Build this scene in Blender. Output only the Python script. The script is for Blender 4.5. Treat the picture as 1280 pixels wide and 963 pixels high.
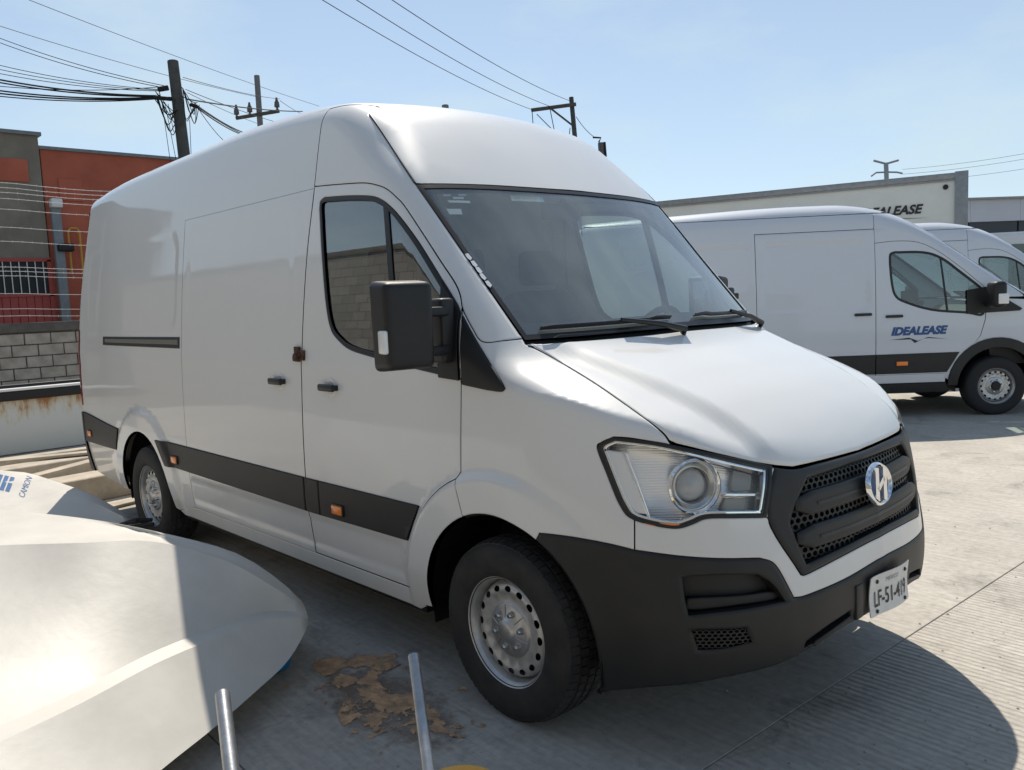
import bpy, bmesh, math, random, time
import numpy as np
from mathutils import Vector, Matrix
from mathutils.geometry import delaunay_2d_cdt
T0 = time.time()
random.seed(7); RNG = np.random.default_rng(7)
scene = bpy.context.scene
for o in list(bpy.data.objects): bpy.data.objects.remove(o)

# ------------------------------------------------------------------ camera
# world frame: the van stands along +X, its front axle at x = 0, left side +Y, ground z = 0
CAM = np.array([2.290858, -3.016641, 1.610800])
YAW, PITCH, ROLL, FPX = 2.3910908, -0.1015505, -0.0428948, 1039.75
def cam_axes():
    f = np.array([math.cos(YAW)*math.cos(PITCH), math.sin(YAW)*math.cos(PITCH), math.sin(PITCH)])
    r = np.cross(f, [0, 0, 1]); r /= np.linalg.norm(r); u = np.cross(r, f)
    c, s = math.cos(ROLL), math.sin(ROLL)
    return c*r+s*u, -s*r+c*u, f
CR, CU, CF = cam_axes()
cd = bpy.data.cameras.new('camera'); cam = bpy.data.objects.new('camera', cd); scene.collection.objects.link(cam)
cam.matrix_world = Matrix(((CR[0], CU[0], -CF[0], CAM[0]), (CR[1], CU[1], -CF[1], CAM[1]), (CR[2], CU[2], -CF[2], CAM[2]), (0, 0, 0, 1)))
cd.sensor_fit = 'HORIZONTAL'; cd.sensor_width = 36; cd.lens = 36*FPX/1280
cd.clip_start = .05; cd.clip_end = 3000
scene.camera = cam

# ------------------------------------------------------------------ sky and sun
SUN = Vector((-.56, .44, 1.0)).normalized()
world = bpy.data.worlds.new('World'); scene.world = world; world.use_nodes = True
nt = world.node_tree; nt.nodes.clear()
sky = nt.nodes.new('ShaderNodeTexSky'); sky.sky_type = 'NISHITA'; sky.sun_disc = False
sky.sun_elevation = math.asin(SUN.z); sky.sun_rotation = math.atan2(SUN.x, SUN.y)
sky.altitude = 2200; sky.air_density = 1.0; sky.dust_density = 2.0; sky.ozone_density = 1.0
bgd = nt.nodes.new('ShaderNodeBackground'); bgd.inputs['Strength'].default_value = .10
outw = nt.nodes.new('ShaderNodeOutputWorld')
# city haze pales the blue evenly; thin high cloud drifts over the whole sky
tcw_ = nt.nodes.new('ShaderNodeTexCoord'); mpw = nt.nodes.new('ShaderNodeMapping'); mpw.inputs['Scale'].default_value = (1.0, 1.0, 2.6); nt.links.new(tcw_.outputs['Generated'], mpw.inputs[0])
nzw = nt.nodes.new('ShaderNodeTexNoise'); nzw.inputs['Scale'].default_value = 2.3; nzw.inputs['Detail'].default_value = 8; nzw.inputs['Roughness'].default_value = .58; nt.links.new(mpw.outputs[0], nzw.inputs['Vector'])
mrw = nt.nodes.new('ShaderNodeMapRange'); mrw.inputs['From Min'].default_value = .47; mrw.inputs['From Max'].default_value = .74; mrw.inputs['To Min'].default_value = .0; mrw.inputs['To Max'].default_value = .55; nt.links.new(nzw.outputs['Fac'], mrw.inputs['Value'])
szw = nt.nodes.new('ShaderNodeSeparateXYZ'); nt.links.new(tcw_.outputs['Generated'], szw.inputs[0]); hzw = nt.nodes.new('ShaderNodeMapRange'); hzw.interpolation_type = 'SMOOTHSTEP'; hzw.inputs['From Max'].default_value = .75; hzw.inputs['To Min'].default_value = .56; hzw.inputs['To Max'].default_value = .08; nt.links.new(szw.outputs['Z'], hzw.inputs['Value'])
adw = nt.nodes.new('ShaderNodeMath'); adw.operation = 'ADD'; adw.use_clamp = True; nt.links.new(mrw.outputs[0], adw.inputs[0]); nt.links.new(hzw.outputs[0], adw.inputs[1])
mxw = nt.nodes.new('ShaderNodeMix'); mxw.data_type = 'RGBA'; mxw.inputs['B'].default_value = (4.7, 5.8, 6.3, 1); nt.links.new(adw.outputs[0], mxw.inputs['Factor']); nt.links.new(sky.outputs[0], mxw.inputs['A'])
nt.links.new(mxw.outputs['Result'], bgd.inputs['Color']); nt.links.new(bgd.outputs[0], outw.inputs['Surface'])
sl = bpy.data.lights.new('sun', 'SUN'); sl.energy = 4.0; sl.angle = math.radians(.53); sl.color = (1, .92, .80)
so = bpy.data.objects.new('sun', sl); scene.collection.objects.link(so)
so.rotation_euler = SUN.to_track_quat('Z', 'Y').to_euler()
scene.view_settings.view_transform = 'Standard'; scene.view_settings.look = 'None'
scene.view_settings.exposure = 0.46; scene.view_settings.gamma = 1.0

# ------------------------------------------------------------------ pixel -> place (directions only; distances come from surfaces)
def rays(px):
    px = np.asarray(px, float).reshape(-1, 2)
    return CF + CR*((px[:, :1]-640)/FPX) + CU*((481.5-px[:, 1:])/FPX)
def on_plane(px, n, d):
    """where the pixels' rays meet the plane n.p = d"""
    D = rays(px); n = np.asarray(n, float)
    return CAM + D*((d-CAM@n)/(D@n))[:, None]
def ground(px, z=0.): return on_plane(px, (0, 0, 1), z)

# ------------------------------------------------------------------ materials
MAT = {}
def mat(name, col, rough=.5, metal=0., coat=0., bump=0., bscale=60., var=0., vscale=6., spec=.5, col2=None, emit=0., trans=0., ior=1.45):
    m = bpy.data.materials.new(name); m.use_nodes = True; t = m.node_tree; b = t.nodes['Principled BSDF']
    b.inputs['Base Color'].default_value = (*col, 1); b.inputs['Roughness'].default_value = rough
    b.inputs['Metallic'].default_value = metal; b.inputs['Coat Weight'].default_value = coat; b.inputs['Coat Roughness'].default_value = .04
    b.inputs['Specular IOR Level'].default_value = spec; b.inputs['IOR'].default_value = ior
    b.inputs['Transmission Weight'].default_value = trans
    if emit: b.inputs['Emission Color'].default_value = (*col, 1); b.inputs['Emission Strength'].default_value = emit
    tc = t.nodes.new('ShaderNodeTexCoord')
    if var or col2:
        n = t.nodes.new('ShaderNodeTexNoise'); n.inputs['Scale'].default_value = vscale; n.inputs['Detail'].default_value = 7; n.inputs['Roughness'].default_value = .62
        t.links.new(tc.outputs['Object'], n.inputs['Vector'])
        r = t.nodes.new('ShaderNodeValToRGB'); r.color_ramp.elements[0].position = .36; r.color_ramp.elements[1].position = .66
        c2 = col2 or tuple(c*(1-var) for c in col)
        r.color_ramp.elements[0].color = (*c2, 1); r.color_ramp.elements[1].color = (*col, 1)
        t.links.new(n.outputs['Fac'], r.inputs[0]); t.links.new(r.outputs[0], b.inputs['Base Color'])
    if bump:
        n2 = t.nodes.new('ShaderNodeTexNoise'); n2.inputs['Scale'].default_value = bscale; n2.inputs['Detail'].default_value = 5
        t.links.new(tc.outputs['Object'], n2.inputs['Vector'])
        bp = t.nodes.new('ShaderNodeBump'); bp.inputs['Strength'].default_value = bump; bp.inputs['Distance'].default_value = .01
        t.links.new(n2.outputs['Fac'], bp.inputs['Height']); t.links.new(bp.outputs[0], b.inputs['Normal'])
    MAT[name] = m; return m
def glass(name, tint, rough=.0, refl=1.0, haze=0., hazecol=(.5, .55, .55), ior=1.65):
    """a thin pane: clear tinted body, Fresnel mirror on top and a diffuse veil that paints in pale sky glare"""
    m = bpy.data.materials.new(name); m.use_nodes = True; t = m.node_tree; t.nodes.clear()
    o = t.nodes.new('ShaderNodeOutputMaterial'); tr = t.nodes.new('ShaderNodeBsdfTransparent'); tr.inputs[0].default_value = (*tint, 1)
    g = t.nodes.new('ShaderNodeBsdfGlossy'); g.inputs['Roughness'].default_value = rough; g.inputs[0].default_value = (refl, refl, refl, 1)
    fr = t.nodes.new('ShaderNodeFresnel'); fr.inputs[0].default_value = ior
    mx = t.nodes.new('ShaderNodeMixShader'); ge = t.nodes.new('ShaderNodeNewGeometry'); im = t.nodes.new('ShaderNodeMix'); im.inputs['A'].default_value = ior; im.inputs['B'].default_value = 1/ior   # a pane mirrors alike from both sides
    t.links.new(ge.outputs['Backfacing'], im.inputs['Factor']); t.links.new(im.outputs['Result'], fr.inputs[0])
    t.links.new(fr.outputs[0], mx.inputs[0]); t.links.new(g.outputs[0], mx.inputs[2])
    if haze:
        d = t.nodes.new('ShaderNodeBsdfDiffuse'); d.inputs[0].default_value = (*hazecol, 1)
        n = t.nodes.new('ShaderNodeTexNoise'); n.inputs['Scale'].default_value = 3.; n.inputs['Detail'].default_value = 6
        tc = t.nodes.new('ShaderNodeTexCoord'); t.links.new(tc.outputs['Object'], n.inputs['Vector'])
        mr = t.nodes.new('ShaderNodeMapRange'); mr.inputs['From Min'].default_value = .3; mr.inputs['From Max'].default_value = .7
        mr.inputs['To Min'].default_value = haze*.75; mr.inputs['To Max'].default_value = haze*1.25
        m2 = t.nodes.new('ShaderNodeMixShader'); t.links.new(n.outputs['Fac'], mr.inputs['Value']); t.links.new(mr.outputs[0], m2.inputs[0])
        t.links.new(tr.outputs[0], m2.inputs[1]); t.links.new(d.outputs[0], m2.inputs[2]); t.links.new(m2.outputs[0], mx.inputs[1])
    else: t.links.new(tr.outputs[0], mx.inputs[1])
    t.links.new(mx.outputs[0], o.inputs[0]); MAT[name] = m; return m
def paint_mat(name, col, dust=.06):
    """clear-coated body paint with road dust towards the sills and faint water marks"""
    m = mat(name, col, rough=.38, coat=.85); t = m.node_tree; b = t.nodes['Principled BSDF']
    tc = t.nodes.new('ShaderNodeTexCoord'); sx = t.nodes.new('ShaderNodeSeparateXYZ'); t.links.new(tc.outputs['Object'], sx.inputs[0])
    n = t.nodes.new('ShaderNodeTexNoise'); n.inputs['Scale'].default_value = 5.; n.inputs['Detail'].default_value = 8; n.inputs['Roughness'].default_value = .65
    mp = t.nodes.new('ShaderNodeMapping'); mp.inputs['Scale'].default_value = (1.6, 1.6, .5); t.links.new(tc.outputs['Object'], mp.inputs[0]); t.links.new(mp.outputs[0], n.inputs['Vector'])
    mr = t.nodes.new('ShaderNodeMapRange'); mr.inputs['From Min'].default_value = .25; mr.inputs['From Max'].default_value = 1.1; mr.inputs['To Min'].default_value = 1.; mr.inputs['To Max'].default_value = .18
    t.links.new(sx.outputs['Z'], mr.inputs['Value'])
    mu = t.nodes.new('ShaderNodeMath'); mu.operation = 'MULTIPLY'; t.links.new(n.outputs['Fac'], mu.inputs[0]); t.links.new(mr.outputs[0], mu.inputs[1])
    m2 = t.nodes.new('ShaderNodeMath'); m2.operation = 'MULTIPLY'; m2.inputs[1].default_value = dust*5; t.links.new(mu.outputs[0], m2.inputs[0])
    mix = t.nodes.new('ShaderNodeMix'); mix.data_type = 'RGBA'; mix.inputs['A'].default_value = (*col, 1); mix.inputs['B'].default_value = (.42, .37, .30, 1)
    t.links.new(m2.outputs[0], mix.inputs['Factor']); t.links.new(mix.outputs['Result'], b.inputs['Base Color'])
    r2 = t.nodes.new('ShaderNodeMapRange'); r2.inputs['To Min'].default_value = .015; r2.inputs['To Max'].default_value = .09
    t.links.new(n.outputs['Fac'], r2.inputs['Value']); t.links.new(r2.outputs[0], b.inputs['Coat Roughness'])
    nw = t.nodes.new('ShaderNodeTexNoise'); nw.inputs['Scale'].default_value = 1.7; nw.inputs['Detail'].default_value = 2; t.links.new(tc.outputs['Object'], nw.inputs['Vector'])
    bw = t.nodes.new('ShaderNodeBump'); bw.inputs['Strength'].default_value = .10; bw.inputs['Distance'].default_value = .02; t.links.new(nw.outputs['Fac'], bw.inputs['Height']); t.links.new(bw.outputs[0], b.inputs['Coat Normal'])
    return m
paint_mat('paint', (.73, .73, .715))
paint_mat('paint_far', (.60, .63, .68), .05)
mat('plastic', (.0115, .0125, .0135), rough=.48, bump=.10, bscale=700, col2=(.019, .019, .019), vscale=5)
mat('trim', (.016, .017, .018), rough=.38)
mat('gap', (.012, .012, .012), rough=.9)
mat('rubber', (.020, .020, .021), rough=.78, bump=.2, bscale=180, col2=(.045, .042, .038), vscale=14)
mat('steel', (.60, .595, .58), rough=.40, metal=.65, var=.25, vscale=18, bump=.05, bscale=300)
mat('chrome', (.86, .87, .88), rough=.06, metal=1.)
mat('satin', (.62, .63, .64), rough=.22, metal=1.)
mat('amber', (.95, .24, .02), rough=.22, coat=.6)
mat('red_lens', (.30, .012, .012), rough=.15, coat=.8)
mat('black', (.006, .006, .007), rough=.5)
mat('cabin', (.38, .39, .38), rough=.75, var=.15)
mat('cabin_dark', (.035, .036, .038), rough=.65, bump=.1, bscale=400)
mat('cabin_beige', (.42, .40, .36), rough=.85)
mat('seat_cloth', (.05, .052, .056), rough=.95, bump=.2, bscale=500)
mat('white_plastic', (.72, .72, .70), rough=.3)
mat('lamp_white', (.78, .78, .77), rough=.18, coat=.5)
mat('plate_white', (.74, .73, .70), rough=.45, var=.12, vscale=30)
mat('ink', (.02, .02, .022), rough=.5)
mat('mirror', (.9, .9, .9), rough=.02, metal=1.)
glass('windscreen', (.74, .82, .79), haze=.20, hazecol=(.52, .57, .56), ior=2.05)  # haze paints the grey-green sky reflection into the pane's colour
glass('side_glass', (.60, .70, .68), haze=.01, ior=2.7)
glass('clear_lens', (.98, .985, .985), ior=1.38)
glass('far_glass', (.60, .76, .72), haze=.04, ior=1.9)

# ------------------------------------------------------------------ object helpers
COL = scene.collection
def link(name, me, parent=None, m=None):
    o = bpy.data.objects.new(name, me); COL.objects.link(o)
    if parent is not None: o.parent = parent
    if m is not None:
        for k in (m if isinstance(m, (list, tuple)) else [m]): me.materials.append(MAT[k] if isinstance(k, str) else k)
    return o
def tag(o, label=None, cat=None, group=None, kind=None):
    if label: o['label'] = label
    if cat: o['category'] = cat
    if group: o['group'] = group
    if kind: o['kind'] = kind
    return o
def empty(name, loc=(0, 0, 0), rz=0., **k):
    o = bpy.data.objects.new(name, None); COL.objects.link(o); o.location = loc; o.rotation_euler = (0, 0, rz); o.empty_display_size = .2
    return tag(o, **k)
def mesh(name, V, F, parent=None, m=None, smooth=False, normals=None, mi=None):
    me = bpy.data.meshes.new(name); me.from_pydata([tuple(map(float, v)) for v in V], [], [tuple(int(i) for i in f) for f in F]); me.update()
    if smooth or normals is not None: me.polygons.foreach_set('use_smooth', [True]*len(me.polygons))
    if mi is not None: me.polygons.foreach_set('material_index', list(mi))
    if normals is not None: me.normals_split_custom_set_from_vertices([tuple(map(float, n)) for n in normals])
    return link(name, me, parent, m)
class MB:
    """collects primitive shapes into one mesh"""
    def __init__(s): s.bm = bmesh.new()
    def box(s, c, size, rot=None, bev=0., seg=2):
        g = bmesh.ops.create_cube(s.bm, size=1.); vs = g['verts']
        bmesh.ops.scale(s.bm, vec=size, verts=vs)
        if bev:
            es = list({e for v in vs for e in v.link_edges})
            r = bmesh.ops.bevel(s.bm, geom=es, offset=bev, segments=seg, profile=.5, affect='EDGES', clamp_overlap=True)
            vs = list({v for f in r['faces'] for v in f.verts} | {v for v in vs if v.is_valid})
            seen = set(vs); st = list(vs)
            while st:
                v = st.pop()
                for e in v.link_edges:
                    w = e.other_vert(v)
                    if w not in seen: seen.add(w); st.append(w)
            vs = list(seen)
        M = Matrix.Translation(c) @ (rot.to_4x4() if rot is not None else Matrix.Identity(4))
        bmesh.ops.transform(s.bm, matrix=M, verts=vs); return s
    def tube(s, pts, r, n=10, cap=True):
        pts = [Vector(p) for p in pts]; N = len(pts)
        rr = r if isinstance(r, (list, tuple)) else [r]*N
        d = (pts[1]-pts[0]).normalized(); up = Vector((0, 0, 1)) if abs(d.z) < .9 else Vector((1, 0, 0))
        a = d.cross(up).normalized(); rings = []
        for i, p in enumerate(pts):
            t = (pts[min(i+1, N-1)]-pts[max(i-1, 0)]).normalized()
            a = (a-t*a.dot(t)).normalized(); b = t.cross(a)
            rings.append([s.bm.verts.new(p+(a*math.cos(2*math.pi*k/n)+b*math.sin(2*math.pi*k/n))*rr[i]) for k in range(n)])
        for i in range(N-1):
            for k in range(n): s.bm.faces.new((rings[i][k], rings[i][(k+1) % n], rings[i+1][(k+1) % n], rings[i+1][k]))
        if cap: s.bm.faces.new(rings[0][::-1]); s.bm.faces.new(rings[-1])
        return s
    def lathe(s, prof, c=(0, 0, 0), axis='z', n=32):
        rings = []
        for (r, h) in prof:
            ring = []
            for k in range(n):
                a = 2*math.pi*k/n; p = (r*math.cos(a), r*math.sin(a), h)
                if axis == 'y': p = (p[0], -p[2], p[1])
                if axis == 'x': p = (p[2], p[0], p[1])
                ring.append(s.bm.verts.new(Vector(p)+Vector(c)))
            rings.append(ring)
        for i in range(len(rings)-1):
            for k in range(n): s.bm.faces.new((rings[i][k], rings[i][(k+1) % n], rings[i+1][(k+1) % n], rings[i+1][k]))
        for ring, (r, h), rev in ((rings[0], prof[0], True), (rings[-1], prof[-1], False)):
            if r < 1e-3: bmesh.ops.pointmerge(s.bm, verts=ring, merge_co=ring[0].co*0+sum((v.co for v in ring), Vector())/n)
        return s
    def prism(s, poly, h, M=None, bev=0.):
        """polygon in xy extruded 0..h in z, then placed by M"""
        a = [s.bm.verts.new((x, y, 0)) for x, y in poly]; b = [s.bm.verts.new((x, y, h)) for x, y in poly]; n = len(poly)
        s.bm.faces.new(a[::-1]); s.bm.faces.new(b)
        for i in range(n): s.bm.faces.new((a[i], a[(i+1) % n], b[(i+1) % n], b[i]))
        if M is not None: bmesh.ops.transform(s.bm, matrix=M, verts=a+b)
        return s
    def quad(s, *p): s.bm.faces.new([s.bm.verts.new(q) for q in p]); return s
    def build(s, name, m, parent=None, smooth=35.):
        bmesh.ops.recalc_face_normals(s.bm, faces=s.bm.faces)
        me = bpy.data.meshes.new(name); s.bm.to_mesh(me); s.bm.free()
        if smooth:
            me.polygons.foreach_set('use_smooth', [True]*len(me.polygons)); me.set_sharp_from_angle(angle=math.radians(smooth))
        return link(name, me, parent, m)
def copy_tree(o, parent=None):
    c = o.copy(); COL.objects.link(c); c.parent = parent
    for ch in list(o.children): copy_tree(ch, c)
    return c
def text_mesh(s, size, shear=0., bold=0., ext=0.):
    cu = bpy.data.curves.new('t', 'FONT'); cu.body = s; cu.size = size; cu.align_x = 'CENTER'; cu.align_y = 'CENTER'; cu.shear = shear; cu.offset = bold; cu.extrude = ext; cu.resolution_u = 3
    o = bpy.data.objects.new('t', cu); COL.objects.link(o)
    me = bpy.data.meshes.new_from_object(o.evaluated_get(bpy.context.evaluated_depsgraph_get())); bpy.data.objects.remove(o)
    return me
# ------------------------------------------------------------------ analytic van body: panels are cut out of one smooth surface
def pch(xs, ys):
    xs = np.array(xs, float); ys = np.array(ys, float); h = np.diff(xs); d = np.diff(ys)/h
    m = np.empty_like(xs); m[0] = d[0]; m[-1] = d[-1]; m[1:-1] = (d[:-1]*h[1:]+d[1:]*h[:-1])/(h[:-1]+h[1:])
    def F(x):
        x = np.asarray(x, float); i = np.clip(np.searchsorted(xs, x)-1, 0, len(xs)-2)
        xc = np.clip(x, xs[0], xs[-1]); t = (xc-xs[i])/h[i]
        y = (2*t**3-3*t*t+1)*ys[i]+(t**3-2*t*t+t)*h[i]*m[i]+(-2*t**3+3*t*t)*ys[i+1]+(t**3-t*t)*h[i]*m[i+1]
        return y+np.where(x < xs[0], (x-xs[0])*m[0], 0)+np.where(x > xs[-1], (x-xs[-1])*m[-1], 0)
    return F
def smax(a, b, r):
    h = np.maximum(r-np.abs(a-b), 0)/r
    return np.maximum(a, b)+h*h*r*.25
def smin(a, b, r): return -smax(-a, -b, r)
def sstep(x, a, b):
    t = np.clip((x-a)/(b-a), 0, 1); return t*t*(3-2*t)
def rbox(x, z, x0, x1, z0, z1, r):
    qx = np.abs(x-(x0+x1)/2)-((x1-x0)/2-r); qz = np.abs(z-(z0+z1)/2)-((z1-z0)/2-r)
    return np.hypot(np.maximum(qx, 0), np.maximum(qz, 0))+np.minimum(np.maximum(qx, qz), 0)-r
def in_poly(p, poly):
    x, y = p[:, 0][:, None], p[:, 1][:, None]; a = poly; b = np.roll(poly, -1, 0)
    c = ((a[:, 1] > y) != (b[:, 1] > y)) & (x < (b[:, 0]-a[:, 0])*(y-a[:, 1])/(b[:, 1]-a[:, 1]+1e-12)+a[:, 0])
    return (c.sum(1) % 2) == 1
def spline(pts, step=None, n=8):
    """open Catmull-Rom through the points"""
    P = np.asarray(pts, float)
    if len(P) < 3: return P
    E = np.vstack([2*P[0]-P[1], P, 2*P[-1]-P[-2]]); out = []
    for i in range(1, len(E)-2):
        for t in np.linspace(0, 1, n, endpoint=False):
            out.append(.5*((2*E[i])+(-E[i-1]+E[i+1])*t+(2*E[i-1]-5*E[i]+4*E[i+1]-E[i+2])*t*t+(-E[i-1]+3*E[i]-3*E[i+1]+E[i+2])*t**3))
    out.append(P[-1]); return np.array(out)
def resample(P, step, closed=True):
    P = np.asarray(P, float); keep = [0]
    Q = np.vstack([P, P[:1]]) if closed else P
    out = []
    for a, b in zip(Q[:-1], Q[1:]):
        L = np.linalg.norm(b-a)
        if L < 1e-6: continue
        k = max(1, int(math.ceil(L/step-.3)))
        for t in range(k): out.append(a+(b-a)*t/k)
    if not closed: out.append(Q[-1])
    out = np.array(out); good = [0]
    for i in range(1, len(out)):
        if np.linalg.norm(out[i]-out[good[-1]]) > step*.22: good.append(i)
    return out[good]
def area(P): return .5*np.sum(P[:, 0]*np.roll(P[:, 1], -1)-np.roll(P[:, 0], -1)*P[:, 1])
def offset_loop(P, d):
    """shift a CCW loop inwards by d"""
    e = np.roll(P, -1, 0)-P; e /= np.linalg.norm(e, axis=1, keepdims=True)+1e-12; n = np.stack([-e[:, 1], e[:, 0]], 1)
    m = n+np.roll(n, 1, 0); l = np.linalg.norm(m, axis=1, keepdims=True); m = np.where(l > .3, m/np.maximum(l, .3), n)
    c = np.clip((m*n).sum(1, keepdims=True), .55, 1)
    return P+m*d/c
class Body:
    AX = -.2; FS = .9     # vertical axis of the wrap-round projection and its scale
    def __init__(s, fn, M=None):
        s.fn = fn; s.M = Matrix.Identity(4) if M is None else M
        A = np.array(s.M.inverted()); s.R = A[:3, :3]; s.t = A[:3, 3]
    def cast(s, O, D, t0, t1, n=90):
        N = len(O); act = np.arange(N); dt = (t1-t0)/n; prev = s.fn(O+D*t0); lo = np.full(N, np.nan); hi = np.full(N, np.nan)
        for k in range(1, n+1):
            if not len(act): break
            t = t0+dt*k; cur = s.fn(O[act]+D[act]*t); h = (cur <= 0) & (prev[act] > 0)
            lo[act[h]] = t-dt; hi[act[h]] = t; prev[act] = cur; act = act[~h]
        i = np.where(~np.isnan(hi))[0]
        for _ in range(20):
            m = (lo[i]+hi[i])/2; ins = s.fn(O[i]+D[i]*m[:, None]) <= 0
            hi[i] = np.where(ins, m, hi[i]); lo[i] = np.where(ins, lo[i], m)
        return O+D*hi[:, None]
    def grad(s, P, e=1.5e-3):
        g = np.stack([s.fn(P+np.eye(3)[i]*e)-s.fn(P-np.eye(3)[i]*e) for i in range(3)], 1)
        return g/(np.linalg.norm(g, axis=1, keepdims=True)+1e-12)
    def px(s, pts, t0=1., t1=14., n=200):
        """pixels -> points on the body (van frame)"""
        D = rays(pts)@s.R.T; O = np.repeat((s.R@CAM+s.t)[None], len(D), 0)
        P = s.cast(O, D, t0, t1, n)
        if np.isnan(P).any(): print('MISS', [tuple(np.round(q, 1)) for q in np.asarray(pts)[np.isnan(P[:, 0])]])
        return P[~np.isnan(P[:, 0])]
    def to_uv(s, dom, P):
        if dom == 'S': return P[:, [0, 2]]
        if dom == 'F': return np.stack([np.arctan2(-P[:, 1], P[:, 0]-s.AX)*s.FS, P[:, 2]], 1)
        if dom == 'T': return P[:, :2].copy()
        return P[:, 1:].copy()
    def to_3d(s, dom, q):
        N = len(q); O = np.zeros((N, 3)); D = np.zeros((N, 3)); n = 90
        if dom == 'S': O[:, 0] = q[:, 0]; O[:, 1] = -1.3; O[:, 2] = q[:, 1]; D[:, 1] = 1; t1 = 1.2
        elif dom == 'F':
            a = q[:, 0]/s.FS; D[:, 0] = -np.cos(a); D[:, 1] = np.sin(a); O = -D*1.6; O[:, 0] += s.AX; O[:, 2] = q[:, 1]; t1 = 1.5
        elif dom == 'T': O[:, :2] = q; O[:, 2] = 3.; D[:, 2] = -1; t1 = 2.4; n = 120
        elif dom == 'W': O[:, 0] = .95; O[:, 1:] = q; D[:, 0] = -1; t1 = 3.; n = 140
        elif dom == 'R': O[:, 0] = -6.4; O[:, 1:] = q; D[:, 0] = 1; t1 = 2.4
        P = s.cast(O, D, 0., t1, n)
        bad = np.isnan(P[:, 0])
        if bad.any():
            good = np.where(~bad)[0]
            for i in np.where(bad)[0]: P[i] = P[good[np.argmin(((q[good]-q[i])**2).sum(1))]]
        return P
    def panel(s, name, loop, dom, m, parent, holes=(), step=.02, grid=.035, off=0., gap=.0025, edge=.005, roll=.0025, skirt=.016, flange=.01, mirror=False, both=False, thick=0., label=None):
        """one sheet-metal panel: loop (3-D points or domain coords) -> dense sheet on the body, rolled edges, flange under the joint"""
        def prep(L, ccw):
            L = np.asarray(L, float)
            if L.shape[1] == 3: L = s.to_uv(dom, L)
            L = resample(L, step)
            if (area(L) > 0) != ccw: L = L[::-1]
            return L
        loops = [prep(loop, True)]+[prep(h, False) for h in holes]
        ringsA = [offset_loop(L, gap) for L in loops]; ringsB = [offset_loop(L, gap+edge) for L in loops] if roll else []
        outer = ringsA[0]; lo, hi = outer.min(0), outer.max(0)
        gx, gy = np.meshgrid(np.arange(lo[0]+grid*.5, hi[0], grid), np.arange(lo[1]+grid*.5, hi[1], grid)); gx = gx+(np.arange(gx.shape[0]) % 2)[:, None]*grid*.5
        G = np.stack([gx.ravel(), gy.ravel()], 1)
        inn = ringsB if roll else ringsA
        k = in_poly(G, offset_loop(inn[0], grid*.35))
        for h in inn[1:]: k &= ~in_poly(G, offset_loop(h, grid*.35))
        G = G[k]
        allp = ringsA+ringsB; pts = np.vstack(allp+[G]); edges = []; b0 = 0
        for L in allp:
            n = len(L); edges += [(b0+i, b0+(i+1) % n) for i in range(n)]; b0 += n
        vo, eo, fo, ov, oe, of = delaunay_2d_cdt([Vector(p) for p in pts], edges, [], 0, 1e-7)
        uv = np.array([tuple(v) for v in vo]); tri = np.array([tuple(f) for f in fo if len(f) == 3])
        c = uv[tri].mean(1); k = in_poly(c, ringsA[0])
        for h in ringsA[1:]: k &= ~in_poly(c, h)
        tri = tri[k]
        P = s.to_3d(dom, uv); N = s.grad(P)
        # orientation
        fn = np.cross(P[tri[:, 1]]-P[tri[:, 0]], P[tri[:, 2]]-P[tri[:, 0]]); fl = (fn*N[tri[:, 0]]).sum(1) < 0
        tri[fl] = tri[fl][:, ::-1]
        P = P+N*off; new = {}
        for i, orig in enumerate(ov):
            for o in orig: new.setdefault(o, i)
        V = [P.copy()]; NN = [N.copy()]; F = [tuple(t) for t in tri]; MI = [0]*len(F); base = len(P); b0 = 0
        nA = sum(len(L) for L in ringsA)
        for L in ringsA:
            n = len(L); ia = [new[b0+i] for i in range(n)]; A = V[0][ia].copy(); nn = N[ia]
            if roll:
                ib = [new[nA+b0+i] for i in range(n)]; out = A-V[0][ib]; out /= np.linalg.norm(out, axis=1, keepdims=True)+1e-9
                A = A-nn*roll; V[0][ia] = A; NN[0][ia] = nn*.75+out*.65
            else:
                t = np.roll(A, -1, 0)-np.roll(A, 1, 0); out = np.cross(t, nn); out /= np.linalg.norm(out, axis=1, keepdims=True)+1e-9
                cen = V[0].mean(0)
            if skirt:
                o2 = out-nn*(out*nn).sum(1, keepdims=True); o2 /= np.linalg.norm(o2, axis=1, keepdims=True)+1e-9
                S0 = A; S1 = A-nn*skirt; S2 = S1+o2*flange
                r0 = base; V += [S0, S1]; NN += [o2, o2]; base += 2*n
                for i in range(n):
                    j = (i+1) % n; F.append((r0+i, r0+j, r0+n+j, r0+n+i)); MI.append(0 if thick else 1)
                if flange:
                    r1 = base; V += [S1, S2]; NN += [nn, nn]; base += 2*n
                    for i in range(n):
                        j = (i+1) % n; F.append((r1+i, r1+j, r1+n+j, r1+n+i)); MI.append(1)
            b0 += n
        V = np.vstack(V); NN = np.vstack(NN); res = []
        for sg in ((1, -1) if both else ((-1,) if mirror else (1,))):
            VV = V*np.array([1, sg, 1]); N2 = NN*np.array([1, sg, 1]); FF = F if sg > 0 else [f[::-1] for f in F]
            o = mesh(name, VV, FF, parent, [m, 'gap'], normals=N2, mi=MI)
            if label: o['label'] = label
            res.append(o)
        return res if both else res[0]
    def at(s, dom, q, off=0.):
        P = s.to_3d(dom, np.asarray(q, float).reshape(-1, 2)); N = s.grad(P); return P+N*off, N
def sym(half):
    """right half of an outline (centre .. centre) -> full loop by mirroring in y"""
    h = np.asarray(half, float); m = h[::-1].copy(); m[:, 1] *= -1
    return np.vstack([h, m])
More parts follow.
